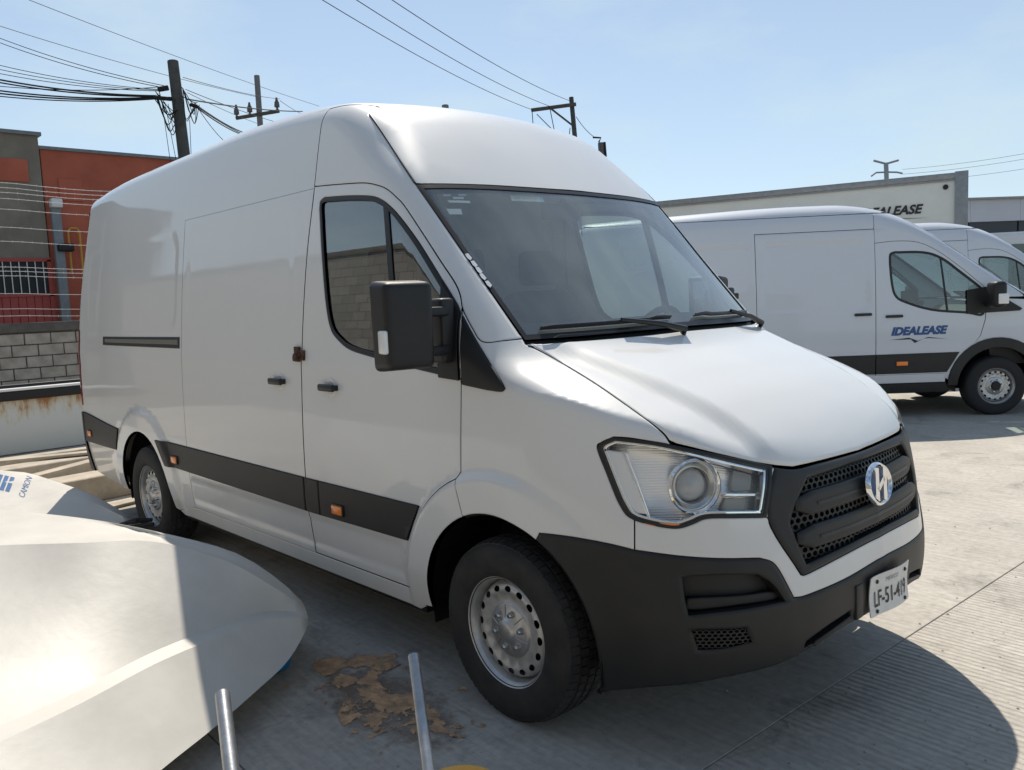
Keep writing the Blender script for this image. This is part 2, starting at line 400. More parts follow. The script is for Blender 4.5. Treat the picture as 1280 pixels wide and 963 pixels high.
def arc(cx, cz, r, a0, a1, n=24):
    a = np.radians(np.linspace(a0, a1, n)); return np.stack([cx+r*np.cos(a), cz+r*np.sin(a)], 1)
# ------------------------------------------------------------------ the white van: surface description (metres, van frame)
WZ = pch([.22, .30, .45, .60, .80, 1.0, 1.25, 1.45, 1.8, 2.15, 2.45, 2.7], [.93, .955, .98, .992, .995, .993, .985, .972, .938, .893, .85, .80])
def wside(x, z):
    w = WZ(z)-.05*sstep(-x, 3.9, 5.2)**1.5
    fl = 0
    for xc in (0, -3.67): fl = np.maximum(fl, sstep(-np.hypot(x-xc, z-.36), -.628, -.575))
    w = w+.022*fl*sstep(z, .2, .5)
    w = w-.0028*sstep(-rbox(x, z, -4.90, -2.98, 1.50, 2.14, .14), -.01, .05)      # pressed fields of the load bay
    w = w-.0025*sstep(-rbox(x, z, -2.84, -1.50, 1.50, 2.14, .14), -.01, .06)
    w = w-.005*sstep(-rbox(x, z, -2.9+.0, -.62, .42, .585, .03), -.004, .02)       # lower door pressing
    w = w+.0035*np.exp(-((z-1.34)/.05)**2)*sstep(-x, .2, .6)                        # soft shoulder line
    return w
FP = pch([0, .25, .48, .62, .75, .85, .93, .99, 1.04], [0, .012, .05, .10, .19, .31, .47, .68, .95])
FZ = pch([.15, .25, .40, .55, .70, .85, 1.0, 1.15], [.92, .97, 1.02, 1.03, 1.01, .985, .955, .915])
HX = pch([-.2, .1, .3, .5, .7, .85, .93, 1.0], [1.56, 1.46, 1.387, 1.31, 1.212, 1.10, 1.017, .94])
def hoodz(x, v):
    ridge = np.interp(x, [.1, .93], [.68, .47])
    return HX(x)-.016*(v/.6)**2-.034*sstep(v-ridge, -.012, .085)-.03*sstep(v, .74, .96)
WC = pch([1.2, 1.40, 1.78, 2.17, 2.40, 2.55, 2.75], [.45, .25, -.125, -.50, -.745, -.93, -1.20])
def wsx(z, v):
    z = np.maximum(z, 1.2); return WC(z)-np.interp(z, [1.4, 2.2], [.19, .125])*(v/.84)**2
RZ = pch([-5.3, -4.5, -3.0, -2.0, -1.3, -.8], [2.60, 2.645, 2.68, 2.685, 2.64, 2.56])
REAR = pch([.2, .9, 1.5, 2.0, 2.5, 2.7], [-5.20, -5.235, -5.23, -5.17, -5.06, -5.0])
def main_fn(P):
    x = P[:, 0]; v = np.abs(P[:, 1]); z = P[:, 2]
    s = v-wside(x, z)
    low = np.maximum(smax((x-(FZ(z)-FP(v)))*.9, (z-hoodz(x, v))*.85, .05), -.4-x)
    cab = smax((x-wsx(z, v))*.7, z-(RZ(x)-.05*(v/.8)**2), .10)
    f = smax(s, smin(low, cab, .04), .08+.05*sstep(z, 1.3, 1.5)*sstep(x, -1.3, -.9)+.03*sstep(z, 2.1, 2.4)+.06*sstep(z, 2.1, 2.4)*sstep(x, -1.3, -.8))
    return np.maximum(smax(f, REAR(z)-x, .10), .2-z)
VAN = Body(main_fn)
van = empty('cargo_van', (0, 0, 0), label='large white high-roof cargo van with oval front emblem, parked nearest on the concrete', cat='van')
van['label'] = 'white high-roof cargo van with black bumper, oval chrome emblem and plate LF-51-419'
def px(*segs):
    """outline from pixel segments, each smoothed by itself -> points on the van"""
    out = []
    for sg in segs: out.append(spline(np.array(sg, float), n=6))
    return VAN.px(np.vstack(out))
def S(pts): return np.array(pts, float)
# shared lines, side view (x, z)
B_TOP = 2.57
bseam = S([(-1.30, B_TOP), (-1.335, 2.19), (-1.375, 1.87), (-1.405, 1.40), (-1.415, 1.1), (-1.42, .76), (-1.415, .55), (-1.405, .40)])
bs = spline(bseam, n=5)
def bx(z): return float(np.interp(z, bs[::-1, 1], bs[::-1, 0]))
ZB = .385
rail_x = np.linspace(-4.96, -1.30, 30)
rail = np.stack([rail_x, np.full(30, B_TOP)], 1)
RAIL3 = VAN.to_3d('S', rail)
# --- load-bay side
rear_z = np.linspace(.36, B_TOP, 16); rear_edge = np.stack([REAR(rear_z)+.075+.045*sstep(rear_z, 1.6, 2.4), rear_z], 1); rear_edge[-1, 0] = rail_x[0]
qloop = np.vstack([rear_edge[0:1], [(-4.6, .34), (-4.14, .33)], arc(-3.67, .36, .455, 183, -3)[0:], [(-3.16, .33), (-2.9, ZB), (-2.90, ZB)],
                   [(-2.90, 2.19), (bx(2.19), 2.19)], [(bx(2.30), 2.30), (-1.30, B_TOP)], rail[::-1][1:-1], rear_edge[::-1][:-1]])
VAN.panel('side_panel', qloop, 'S', 'paint', van, both=True, grid=.03, gap=0., roll=0)
sl_loop = np.vstack([[(-2.90, ZB), (-2.90, 2.19), (bx(2.19), 2.19)], bs[(bs[:, 1] < 2.18) & (bs[:, 1] > ZB+.01)], [(bx(ZB), ZB)]])
sdoor = VAN.panel('sliding_door', sl_loop, 'S', 'paint', van, grid=.03, gap=.0006, roll=.0006)
VAN.panel('side_panel', sl_loop, 'S', 'paint', van, grid=.035, gap=.0012, roll=.001, mirror=True)
# --- sill
sill = S([(-3.16, .325), (-3.1, .30), (-.55, .30), (-.50, .325), (-.505, ZB), (-2.9, ZB), (-3.05, ZB-.03)])
VAN.panel('sill', sill, 'S', 'paint', van, both=True, grid=.03, gap=.0015, roll=.002)
# --- front door
top_seam = px([(388, 233.5), (420, 230.5), (453, 228.5), (470, 231), (483, 236), (495, 246), (506, 258), (530, 294), (552, 328), (568, 352), (575, 368), (577.5, 384)])
TS = VAN.to_uv('S', top_seam)
TS[0] = (bx(TS[0, 1]), TS[0, 1])
fseam = px([(577.5, 384), (577, 430), (576, 480), (575.5, 540), (575.5, 600)]); FSm = VAN.to_uv('S', fseam)
flare = arc(0, .36, .605, 111, 186, 14)
FSm[-1] = flare[0]
dloop = np.vstack([TS, FSm[1:-1], flare, [(-.595, .39), (-.63, ZB)], [(bx(ZB), ZB)], bs[::-1][(bs[::-1, 1] > ZB+.01) & (bs[::-1, 1] < TS[0, 1]-.01)]])
win = px([(399, 262), (400, 252), (405, 247)], [(405, 247), (435, 245), (463, 245.5), (476, 250), (487, 258), (500, 272), (523, 303), (551, 348), (570, 379), (575.5, 392)], [(575.5, 392), (575, 474)], [(575, 474), (545, 467), (500, 456), (461, 445), (437, 437), (423, 426), (413, 411), (407, 380), (402, 320), (399, 262)])
WIN = VAN.to_uv('S', win)
fdoors = VAN.panel('front_door', dloop, 'S', 'paint', van, holes=[WIN], both=True, grid=.03, gap=.0028, roll=.003)
def ring(name, loop, dom, w, m, parent, off=.002, both=False, **k):
    L = np.asarray(loop, float); L = VAN.to_uv(dom, L) if L.shape[1] == 3 else L
    L = resample(L, .015); L = L if area(L) > 0 else L[::-1]
    return VAN.panel(name, L, dom, m, parent, holes=[offset_loop(L, w)], step=.015, grid=.02, off=off, both=both, gap=0., roll=.002, edge=.004, skirt=.02, flange=0, thick=1, **k)
for i, d in enumerate(fdoors):
    mir = i == 1
    L = resample(WIN, .015); L = L if area(L) > 0 else L[::-1]
    Wl = L
    VAN.panel('window_seal', Wl, 'S', 'trim', d, holes=[offset_loop(Wl, .019)], step=.015, grid=.02, off=.001, gap=-.002, roll=.003, edge=.005, skirt=.02, flange=0, mirror=mir)
    VAN.panel('window', offset_loop(Wl, .012), 'S', 'side_glass', d, step=.02, grid=.05, off=-.010, gap=0, roll=0, skirt=0, mirror=mir)
    # quarter-light bar and sail panel
    def dp(name, pts, m, off, sk=.014, dom='S'):
        return VAN.panel(name, px(*pts), dom, m, d, step=.012, grid=.02, off=off, gap=0, roll=.002, edge=.004, skirt=sk, flange=0, thick=1, mirror=mir)
    dp('window_divider', [[(477, 251), (484, 257)], [(484, 257), (491, 352), (499, 455)], [(499, 455), (492, 453.5)], [(492, 453.5), (484.5, 352), (477, 251)]], 'trim', -.004)
    dp('mirror_sail', [[(552, 352), (575.3, 390)], [(575.3, 390), (574.5, 476)], [(574.5, 476), (549, 472)], [(549, 472), (548, 430), (552, 352)]], 'plastic', .008, .03)
# handles: dished cup and pull bar
def handle(c, parent, sg, w=.135):
    P, N = VAN.at('S', [c], 0); P = P[0]; y0 = P[1]
    b = MB(); b.box((P[0], y0-.024, P[2]), (w, .020, .034), bev=.009, seg=3); b.box((P[0]-w*.42, y0-.008, P[2]), (.022, .03, .026), bev=.005); b.box((P[0]+w*.42, y0-.008, P[2]), (.022, .03, .026), bev=.005)
    if sg < 0: bmesh.ops.scale(b.bm, vec=(1, -1, 1), verts=b.bm.verts)
    h = b.build('door_handle', 'trim', parent)
    b2 = MB(); b2.lathe([(.0, -.001), (.030, .0005), (.040, .0028), (.045, .0014), (.047, -.001)], (0, 0, 0), 'y', 24)
    bmesh.ops.transform(b2.bm, matrix=Matrix.Translation((P[0], sg*(y0-.0005), P[2]))@Matrix.Diagonal((1.05, sg, 1, 1)), verts=b2.bm.verts)
    b2.build('handle_cup', 'paint', h)
hd1 = VAN.to_uv('S', VAN.px([(413, 484.5)]))[0]; hd2 = VAN.to_uv('S', VAN.px([(349, 476.5)]))[0]
handle(hd1, fdoors[0], 1); handle(hd1, fdoors[1], -1); handle(hd2, sdoor, 1)
# rusty hasp between the two doors
P, N = VAN.at('S', [VAN.to_uv('S', VAN.px([(375.5, 443)]))[0]]); P = P[0]
mat('rust', (.16, .07, .035), rough=.9, col2=(.05, .032, .026), vscale=45, bump=.5, bscale=120)
b = MB(); b.box((P[0]-.02, P[1]-.006, P[2]), (.05, .012, .075), bev=.003); b.box((P[0]+.028, P[1]-.006, P[2]-.005), (.042, .012, .05), bev=.003)
b.tube([(P[0]-.012, P[1]-.012, P[2]), (P[0]-.008, P[1]-.032, P[2]), (P[0]+.016, P[1]-.032, P[2]), (P[0]+.02, P[1]-.012, P[2])], .006, 8)
b.box((P[0]+.006, P[1]-.034, P[2]-.018), (.034, .014, .028), bev=.004); b.build('door_hasp', 'rust', van)
# --- rail slot of the sliding door
def sp(name, pts, m, off, parent=van, mirror=False, dom='S', sk=.012, roll=.002, grid=.03, both=False, label=None):
    L = np.array(pts, float)
    return VAN.panel(name, L, dom, m, parent, step=.015, grid=grid, off=off, gap=0, roll=roll, edge=.004, skirt=sk, flange=0, thick=1, mirror=mirror, both=both, label=label)
rl = px([(129, 421), (224.5, 421.5)], [(224.5, 421.5), (224.5, 436)], [(224.5, 436), (129, 431.5)], [(129, 431.5), (129, 421)])
rp = sp('door_rail', rl, 'trim', .004)
rl2 = px([(132, 424), (223, 425)], [(223, 425), (223, 431)], [(223, 431), (132, 428)], [(132, 428), (132, 424)])
mat('rail_grey', (.16, .16, .13), rough=.5); sp('rail_channel', rl2, 'rail_grey', .007, rp)
# --- rub strips
def strip(name, q, par, **k):
    return sp(name, q, 'plastic', .012, par, sk=.02, roll=.004, **k)
strip('rub_strip', [(-5.11, .60), (-5.11, .845), (-4.16, .79), (-4.24, .625)], van, both=True)
strip('rub_strip', [(-3.36, .785), (-1.425, .775), (-1.425, .605), (-3.22, .625)], sdoor)
strip('rub_strip', [(-3.36, .785), (-1.425, .775), (-1.425, .605), (-3.22, .625)], van, mirror=True)
for d, mir in ((fdoors[0], False), (fdoors[1], True)):
    strip('rub_strip', [(-1.415, .775), (-1.285, .775), (-1.285, .605), (-1.415, .605)], d, mirror=mir)
    strip('rub_strip', [(-1.277, .775), (-.47, .775), (-.565, .61), (-1.277, .605)], d, mirror=mir)
# side marker lamps
def marker(c, w, h, par, both=True):
    P, N = VAN.at('S', [c], .012); P = P[0]
    for sg in ((1, -1) if both else (1,)):
        b = MB(); b.box((P[0], sg*(P[1]-.006), P[2]), (w, .016, h), bev=.004); mk = b.build('side_marker', 'amber', van)
        b = MB(); b.box((P[0], sg*(P[1]-.002), P[2]), (w+.014, .012, h+.012), bev=.003); b.build('marker_bezel', 'trim', mk)
for c, w, h in (((421.5+4, 637), .085, .042), ((221, 574.5), .085, .042), ((115, 541.5), .085, .042)):
    q = VAN.to_uv('S', VAN.px([c]))[0]; marker(q, w, h, van)
# --- A-pillar with the corner of the roof
ditch = VAN.px(spline(np.array([(462, 143), (472, 157), (486, 178), (502, 203), (519, 229)]), n=5))
pill_edge = VAN.px(spline(np.array([(519, 229), (540, 259), (575, 309), (615, 366), (654, 423)]), n=6))
D_S = VAN.to_uv('S', ditch)
corner = spline(np.array([(-1.30, B_TOP), (-1.18, B_TOP), (D_S[0, 0]-.03, (B_TOP+D_S[0, 1])/2+.012), tuple(D_S[0])]), n=5)
base_seam = px([(654, 423), (630, 425.5), (603, 427), (590, 410), (577.5, 386)])
ploop = np.vstack([corner[:-1], D_S, VAN.to_uv('S', pill_edge)[1:], VAN.to_uv('S', base_seam)[1:-1], TS[::-1][:-1], [(bx(TS[0, 1]+.005), TS[0, 1]+.005), (bx(2.30), 2.30)]])
VAN.panel('front_pillar', ploop, 'S', 'paint', van, both=True, grid=.022, gap=.0015, roll=.002)
# --- roof, down to the windscreen head
C3 = VAN.to_3d('S', corner)
wtop = VAN.px(spline(np.array([(519, 229.5), (560, 229.5), (610, 231), (660, 234), (704, 237)]), n=5))
wt = VAN.to_uv('T', wtop); wt[-1, 1] = 0
half = np.vstack([[(RAIL3[0, 0]-.0, 0)], RAIL3[:, :2], C3[1:, :2], VAN.to_uv('T', ditch)[1:], wt[1:]])
VAN.panel('roof', sym(half), 'T', 'paint', van, grid=.045, gap=0., roll=0)
# rubber of the roof joint
for sg in (1, -1):
    Q = np.vstack([ditch, pill_edge[1:3]]); n = VAN.grad(Q); Q = (Q+n*.001)*np.array([1, sg, 1]); b = MB(); b.tube(Q[:-2], .0045, 6); b.build('roof_joint', 'trim', van)
# --- rear end
re3 = VAN.to_3d('S', rear_edge)
rl_ = np.vstack([re3[:, 1:], RAIL3[0:1, 1:]])
half = np.vstack([[(0, .36)], re3[:, 1:], [(0, re3[-1, 2]+.0)]])
VAN.panel('rear_door', sym(np.column_stack([np.zeros(len(half)), half])) if False else np.vstack([half, half[::-1]*np.array([-1, 1])]), 'R', 'paint', van, grid=.05, gap=.0, roll=0)
ta = np.vstack([re3[-1:, :2], RAIL3[0:1, :2]])
# closing strip between rear doors and roof
N_ = 15; yy = np.linspace(-1, 1, N_); ye = abs(re3[-1, 1]); up = []
for q in yy:
    for a in np.linspace(0, 1, 8): up.append((q*ye, a))
xs = RAIL3[0, 0]
col = []
for q in yy:
    zt = VAN.to_3d('T', np.array([[xs, q*ye]]))[0, 2]
    zz = B_TOP+(zt-B_TOP)*np.linspace(0, 1, 9)[:-1]
    col.append(np.vstack([VAN.to_3d('R', np.column_stack([np.full(8, q*ye), zz])), [(xs, q*ye, zt)]]))
V = np.array(col).reshape(-1, 3); F = [(i*9+j, (i+1)*9+j, (i+1)*9+j+1, i*9+j+1) for i in range(N_-1) for j in range(8)]
mesh('rear_header', V, F, van, 'paint', normals=VAN.grad(V))
for sg in (False, True):
    sp('tail_lamp', [(-5.185, .90), (-5.13, .90), (-5.135, 1.52), (-5.18, 1.52)], 'red_lens', .006, van, mirror=sg, grid=.02)
    sp('rear_bumper_corner', [(-5.20, .36), (-5.205, .84), (-5.12, .845), (-5.115, .60), (-5.02, .36)], 'plastic', .014, van, mirror=sg)
# --- arch piece behind the front wheel
fa = arc(0, .36, .455, 112, 183, 16)
aloop = np.vstack([flare, [(-.595, .385), (-.50, .33)], fa[::-1]])
VAN.panel('arch_panel', aloop, 'S', 'paint', van, both=True, grid=.02, gap=.0012, roll=.003)
# --- front wing
hood_seam = [(657, 429.5), (690, 446), (740, 476), (782, 505), (812, 527), (830, 543), (838.5, 556)]
hl_top = [(838.5, 556), (808, 551), (785, 547.5), (767, 546.5)]
hl_back = [(767, 546.5), (752, 553), (746.5, 561), (759, 594), (771, 624), (779, 639)]
hl_low1 = [(779, 639), (784, 645), (793, 650.5)]
bump_top1 = [(793, 688), (760, 680), (720, 672.5), (690, 668.5), (674, 667)]
wing_arc = arc(0, .36, .455, 61, 112, 16)
W3 = VAN.px(spline(np.array(hood_seam), n=5)); 
FU = lambda P: VAN.to_uv('F', P)
arcF = FU(VAN.to_3d('S', wing_arc)); flr0 = FU(VAN.to_3d('S', np.array([flare[0], fa[0]])))
bt = FU(VAN.px(spline(np.array(bump_top1), n=5)))
wl = np.vstack([FU(W3), FU(px(hl_top))[1:], FU(px(hl_back))[1:], FU(px(hl_low1))[1:], bt, arcF, [flr0[0]], FU(fseam)[::-1][1:-1], FU(px([(577.5, 386), (590, 410), (603, 427), (630, 425.5), (654, 423)]))])
wings = VAN.panel('front_wing', wl, 'F', 'paint', van, both=True, step=.012, grid=.010, gap=.0018, roll=.0025)
tri = [[(579.5, 395), (594, 422), (612, 452), (627, 476), (632, 486)], [(632, 486), (627, 490), (610, 488)], [(610, 488), (578.5, 481)], [(578.5, 481), (579.5, 395)]]
for i, w in enumerate(wings): VAN.panel('wing_trim', px(*tri), 'S', 'plastic', w, step=.012, grid=.02, off=.009, gap=0, roll=.004, edge=.006, skirt=.02, flange=0, thick=1, mirror=i == 1)
# --- bonnet
cowl = VAN.px(spline(np.array([(657, 429.5), (720, 425.5), (790, 419.5), (850, 413.5), (880, 410.5)]), n=5))
ct = VAN.to_uv('T', cowl); k = ct[:, 1] < -.01; ct = np.vstack([ct[k], [(ct[k][-1, 0]+(ct[k][-1, 0]-ct[k][-2, 0])*.3, 0)]])
hf = VAN.px(spline(np.array([(838.5, 556), (870, 562.5), (906, 570), (945, 578.5), (972, 583.5), (993, 585)]), n=4)); hf2 = VAN.px(spline(np.array([(993, 585), (1020, 578.5), (1050, 570.5), (1066, 566)]), n=4))
hh = np.vstack([ct[::-1], VAN.to_uv('T', W3)[1:], VAN.to_uv('T', hf)[1:], VAN.to_uv('T', hf2)[1:]])
k = hh[:, 1] <= -.004; k[0] = True; hh = hh[k]; hh = np.vstack([hh, [(hh[-1, 0]+.002, 0)]])
VAN.panel('bonnet', sym(hh), 'T', 'paint', van, grid=.022, gap=.003, roll=.004, edge=.008)
# ================================================================== front of the van
def halfF(P3, closeA=True):
    """right half (F domain) -> full symmetrical loop"""
    q = FU(P3) if P3.shape[1] == 3 else P3
    q = q[q[:, 0] > .004]
    q = np.vstack([[(0, q[0, 1])], q, [(0, q[-1, 1])]])
    return np.vstack([q, q[::-1][1:-1]*np.array([-1, 1])])
hl_in = [(965, 582.5), (958.5, 647)]
hl_bot = [(958.5, 647), (920, 647.5), (884, 648.5), (867, 655), (849, 660.5), (830, 659.5), (808, 655), (793, 650.5)]
gr_top = [(967, 583.5), (993, 586), (1020, 579.5), (1050, 571.5), (1066, 567)]
gr_side = [(967, 583.5), (960, 648), (1002, 719)]
gr_bot = [(1002, 719), (1010, 718), (1050, 697.5), (1088, 677.5)]
wb_low = [(1098, 700), (1056, 724.5), (1010, 744), (993, 747.5)]
wb_notch = [(993, 747.5), (983, 728), (974, 712), (965, 702.5), (950, 698)]
wb_end = [(950, 698), (900, 698.5), (850, 695.5), (793, 688)]
# black lower bumper
wsid = arc(0, .36, .455, 61, -17, 20); wsF = FU(VAN.to_3d('S', wsid))
low_px = [(745, 866), (800, 861), (860, 856), (905, 848), (950, 838), (985, 826), (1030, 800), (1062, 780)]
lowF = FU(VAN.px(spline(np.array(low_px), n=5)))
topF = np.vstack([FU(px(wb_low)), FU(px(wb_notch))[1:], FU(px(wb_end))[1:], bt[1:]])
bl = np.vstack([topF, wsF, lowF])
fog = FU(px([(853, 722), (900, 719.5), (948, 719)], [(948, 719), (962, 727), (972, 737), (982, 752)], [(982, 752), (930, 762), (861, 770)], [(861, 770), (856, 748), (853, 722)]))
slot = FU(px([(1004, 812), (1009, 802)], [(1009, 802), (1035, 783), (1062, 765)], [(1062, 765), (1064, 770)], [(1064, 770), (1034, 792), (1004, 812)]))
fm = FU(px([(865, 788), (932, 786)], [(932, 786), (940, 803)], [(940, 803), (905, 811), (873, 813)], [(873, 813), (865, 788)]))
mirl = lambda L: L*np.array([-1, 1])
bumper = VAN.panel('front_bumper', halfF(bl), 'F', 'plastic', van, holes=[fog, mirl(fog), slot, mirl(slot), fm, mirl(fm)], step=.014, grid=.02, gap=.001, roll=.006, edge=.012, skirt=.07, flange=0, thick=1, off=.004)
for sg in (1, -1):
    L = fog if sg > 0 else mirl(fog)
    VAN.panel('fog_pocket', L, 'F', 'plastic', bumper, step=.02, grid=.03, off=-.062, gap=-.006, roll=0, skirt=0)
    VAN.panel('lower_slot_back', slot if sg > 0 else mirl(slot), 'F', 'black', bumper, step=.02, grid=.03, off=-.05, gap=-.01, roll=0, skirt=0)
    VAN.panel('vent_back', fm if sg > 0 else mirl(fm), 'F', 'black', bumper, step=.02, grid=.03, off=-.03, gap=-.01, roll=0, skirt=0)
def honeycomb(name, region, cell, off, parent, m, w=.22, depth=.012):
    """hexagonal grille: one ring of six walls per cell, bent onto the body front"""
    lo, hi = region.min(0), region.max(0); V = []; F = []; cells = []
    r = cell/2; dx = cell*.87; dy = cell*.75; row = 0; y = lo[1]
    while y < hi[1]+dy:
        x = lo[0]+(dx/2 if row % 2 else 0)
        while x < hi[0]+dx:
            if in_poly(np.array([[x, y]]), region)[0]: cells.append((x, y))
            x += dx
        y += dy; row += 1
    Q = []
    for cx, cy in cells:
        for k in range(6):
            a = math.radians(60*k+30)
            for rr in (r*1.0, r*(1-w)): Q.append((cx+rr*math.cos(a), cy+rr*math.sin(a)))
    if not Q: return
    P, N = VAN.at('F', Q, off); Pb = P-N*depth; n = len(Q); V = np.vstack([P, Pb])
    for c in range(len(cells)):
        for k in range(6):
            a = c*12+2*k; b_ = c*12+2*((k+1) % 6)
            F += [(a, b_, b_+1, a+1), (a+1, b_+1, n+b_+1, n+a+1)]
    return mesh(name, V, F, parent, m)
for sg in (1, -1):
    o = honeycomb('vent_mesh', fm if sg > 0 else mirl(fm), .016, -.004, bumper, 'plastic', .3); o['kind'] = 'stuff'
    # ledge inside the fog pocket
    q = FU(px([(858, 752), (930, 748), (975, 742), (978, 752), (930, 760), (862, 767), (858, 752)])); q = q if sg > 0 else mirl(q)
    VAN.panel('pocket_ledge', q, 'F', 'plastic', bumper, step=.02, grid=.03, off=-.03, gap=0, roll=.004, edge=.006, skirt=.04, flange=0, thick=1)
# white upper bumper
ub = np.vstack([FU(px(gr_bot))[::-1], FU(px(gr_side))[::-1][1:], FU(px(hl_bot))[0:], FU(px(wb_end))[::-1][0:], FU(px(wb_notch))[::-1][1:], FU(px(wb_low))[::-1][1:]])
VAN.panel('upper_bumper', halfF(ub), 'F', 'paint', van, step=.014, grid=.02, gap=.0016, roll=.003)
# grille
go = np.vstack([FU(px(gr_top))[::-1], FU(px(gr_side))[1:], FU(px(gr_bot))[1:]])
GO = halfF(go); GO = resample(GO, .014); GO = GO if area(GO) > 0 else GO[::-1]
gi_half = px([(1066, 579), (1040, 588), (1010, 598)], [(1010, 598), (992, 640), (989, 655)], [(989, 655), (1009, 705)], [(1009, 705), (1050, 686), (1088, 667)])
GI = halfF(FU(gi_half)); GI = resample(GI, .014); GI = GI if area(GI) > 0 else GI[::-1]
grille = VAN.panel('grille', GO, 'F', 'plastic', van, holes=[GI], step=.014, grid=.018, gap=.002, roll=.006, edge=.012, skirt=.045, flange=0, thick=1, off=.004)
VAN.panel('grille_back', GI, 'F', 'black', grille, step=.02, grid=.03, off=-.045, gap=-.01, roll=0, skirt=0)
o = honeycomb('grille_mesh', GI, .027, -.020, grille, 'plastic', .30, .02); o['kind'] = 'stuff'
def uvF(y, z):
    P = VAN.to_3d('W', np.array([[y, z]])) if False else VAN.cast(np.array([[1.6, y, z]]), np.array([[-1., 0, 0]]), 0, 1.4, 120)
    return FU(P)[0]
def ulim(z):
    """half-width of the grille opening at height z (F domain)"""
    L = GI; us = []
    for a, b_ in zip(L, np.roll(L, -1, 0)):
        if (a[1]-z)*(b_[1]-z) < 0: us.append(abs(a[0]+(b_[0]-a[0])*(z-a[1])/(b_[1]-a[1])))
    return max(us) if us else .4
for zc in (.882, .772):
    u1 = ulim(zc)-.004; hgt = .038
    lp = [(-u1, zc-hgt*.35), (-u1+.05, zc-hgt), (u1-.05, zc-hgt), (u1, zc-hgt*.35), (u1, zc+hgt*.6), (u1-.06, zc+hgt), (-u1+.06, zc+hgt), (-u1, zc+hgt*.6)]
    bar = VAN.panel('grille_bar', lp, 'F', 'plastic', grille, step=.014, grid=.014, gap=0, roll=.012, edge=.014, skirt=.03, flange=0, thick=1, off=.006)
    lp2 = [(-u1+.07, zc-.009), (u1-.07, zc-.009), (u1-.07, zc+.002), (-u1+.07, zc+.002)]
    VAN.panel('bar_groove', lp2, 'F', 'trim', bar, step=.014, grid=.02, gap=0, roll=.002, edge=.003, skirt=.004, flange=0, off=.009)
# emblem: oval ring and a leaning letter form
EC = np.array([1.002, 0., .882]); en = VAN.grad(np.array([[.985, 0, .88]]))[0]; en = np.array([.985, 0, .17]); en /= np.linalg.norm(en); eu = np.array([-en[2], 0, en[0]]); ev = np.array([0, 1., 0])
emb = Matrix(((ev[0], eu[0], en[0], EC[0]), (ev[1], eu[1], en[1], EC[1]), (ev[2], eu[2], en[2], EC[2]), (0, 0, 0, 1)))
b = MB(); A, Bv = .094, .077; n = 48
for k in range(n): pass
rings = []
for k in range(n):
    a = 2*math.pi*k/n; ring_ = []
    for (dr, h) in ((-.015, 0), (-.013, .010), (-.006, .016), (.001, .010), (.003, 0)):
        ring_.append(b.bm.verts.new(((A+dr)*math.cos(a), (Bv+dr)*math.sin(a), h)))
    rings.append(ring_)
for k in range(n):
    for j in range(4): b.bm.faces.new((rings[k][j], rings[(k+1) % n][j], rings[(k+1) % n][j+1], rings[k][j+1]))
bmesh.ops.transform(b.bm, matrix=emb, verts=b.bm.verts); em = b.build('emblem', 'chrome', grille, smooth=60)
b = MB(); b.prism([((A-.008)*math.cos(2*math.pi*k/40), (Bv-.008)*math.sin(2*math.pi*k/40)) for k in range(40)], .004, emb); b.build('emblem_field', mat('emblem_blue', (.03, .06, .13), rough=.25, coat=.6), em)
b = MB()
stroke1 = [(-.060, -.042), (-.034, -.058), (-.002, .058), (-.026, .064)]
stroke2 = [(.060, .042), (.034, .058), (.002, -.058), (.026, -.064)]
barp = [(-.038, -.010), (-.030, -.026), (.038, .010), (.030, .026)]
for pl in (stroke1, stroke2, barp): b.prism(pl, .012, emb@Matrix.Translation((0, 0, .003)))
b.build('emblem_letter', 'chrome', em, smooth=20)
# ------------------------------------------------------------------ headlamps
HLO = np.vstack([FU(px([(746.5, 561), (751, 553.5), (767, 546.5)])), FU(px([(767, 546.5), (808, 551), (838.5, 556), (906, 570), (965, 582.5)]))[1:], FU(px(hl_in))[1:], FU(px(hl_bot))[1:-1], FU(px([(793, 650.5), (784, 645), (779, 639)])), FU(px([(779, 639), (771, 624), (759, 594), (746.5, 561)]))[1:-1]])
HLO = resample(HLO, .012); HLO = HLO if area(HLO) > 0 else HLO[::-1]
lamp_c = VAN.px([(871, 609)])[0]; lc = FU(lamp_c[None])[0]
def hl_part(name, L, m, parent, sg, off, sk=.012, roll=.002, grid=.016, holes=(), step=.012, gap=0., edge=.004):
    L = np.asarray(L, float); f_ = (lambda q: q if sg > 0 else mirl(q))
    return VAN.panel(name, f_(L), 'F', m, parent, holes=[f_(np.asarray(h, float)) for h in holes], step=step, grid=grid, off=off, gap=gap, roll=roll, edge=edge, skirt=sk, flange=0, thick=1)
m = mat('reflector', (.86, .86, .85), rough=.18, metal=.65)
wv = m.node_tree.nodes.new('ShaderNodeTexWave'); wv.inputs['Scale'].default_value = 60; wv.bands_direction = 'Z'; tcw = m.node_tree.nodes.new('ShaderNodeTexCoord')
bw = m.node_tree.nodes.new('ShaderNodeBump'); bw.inputs['Strength'].default_value = .35; bw.inputs['Distance'].default_value = .004
m.node_tree.links.new(tcw.outputs['Object'], wv.inputs['Vector']); m.node_tree.links.new(wv.outputs['Fac'], bw.inputs['Height']); m.node_tree.links.new(bw.outputs[0], m.node_tree.nodes['Principled BSDF'].inputs['Normal'])
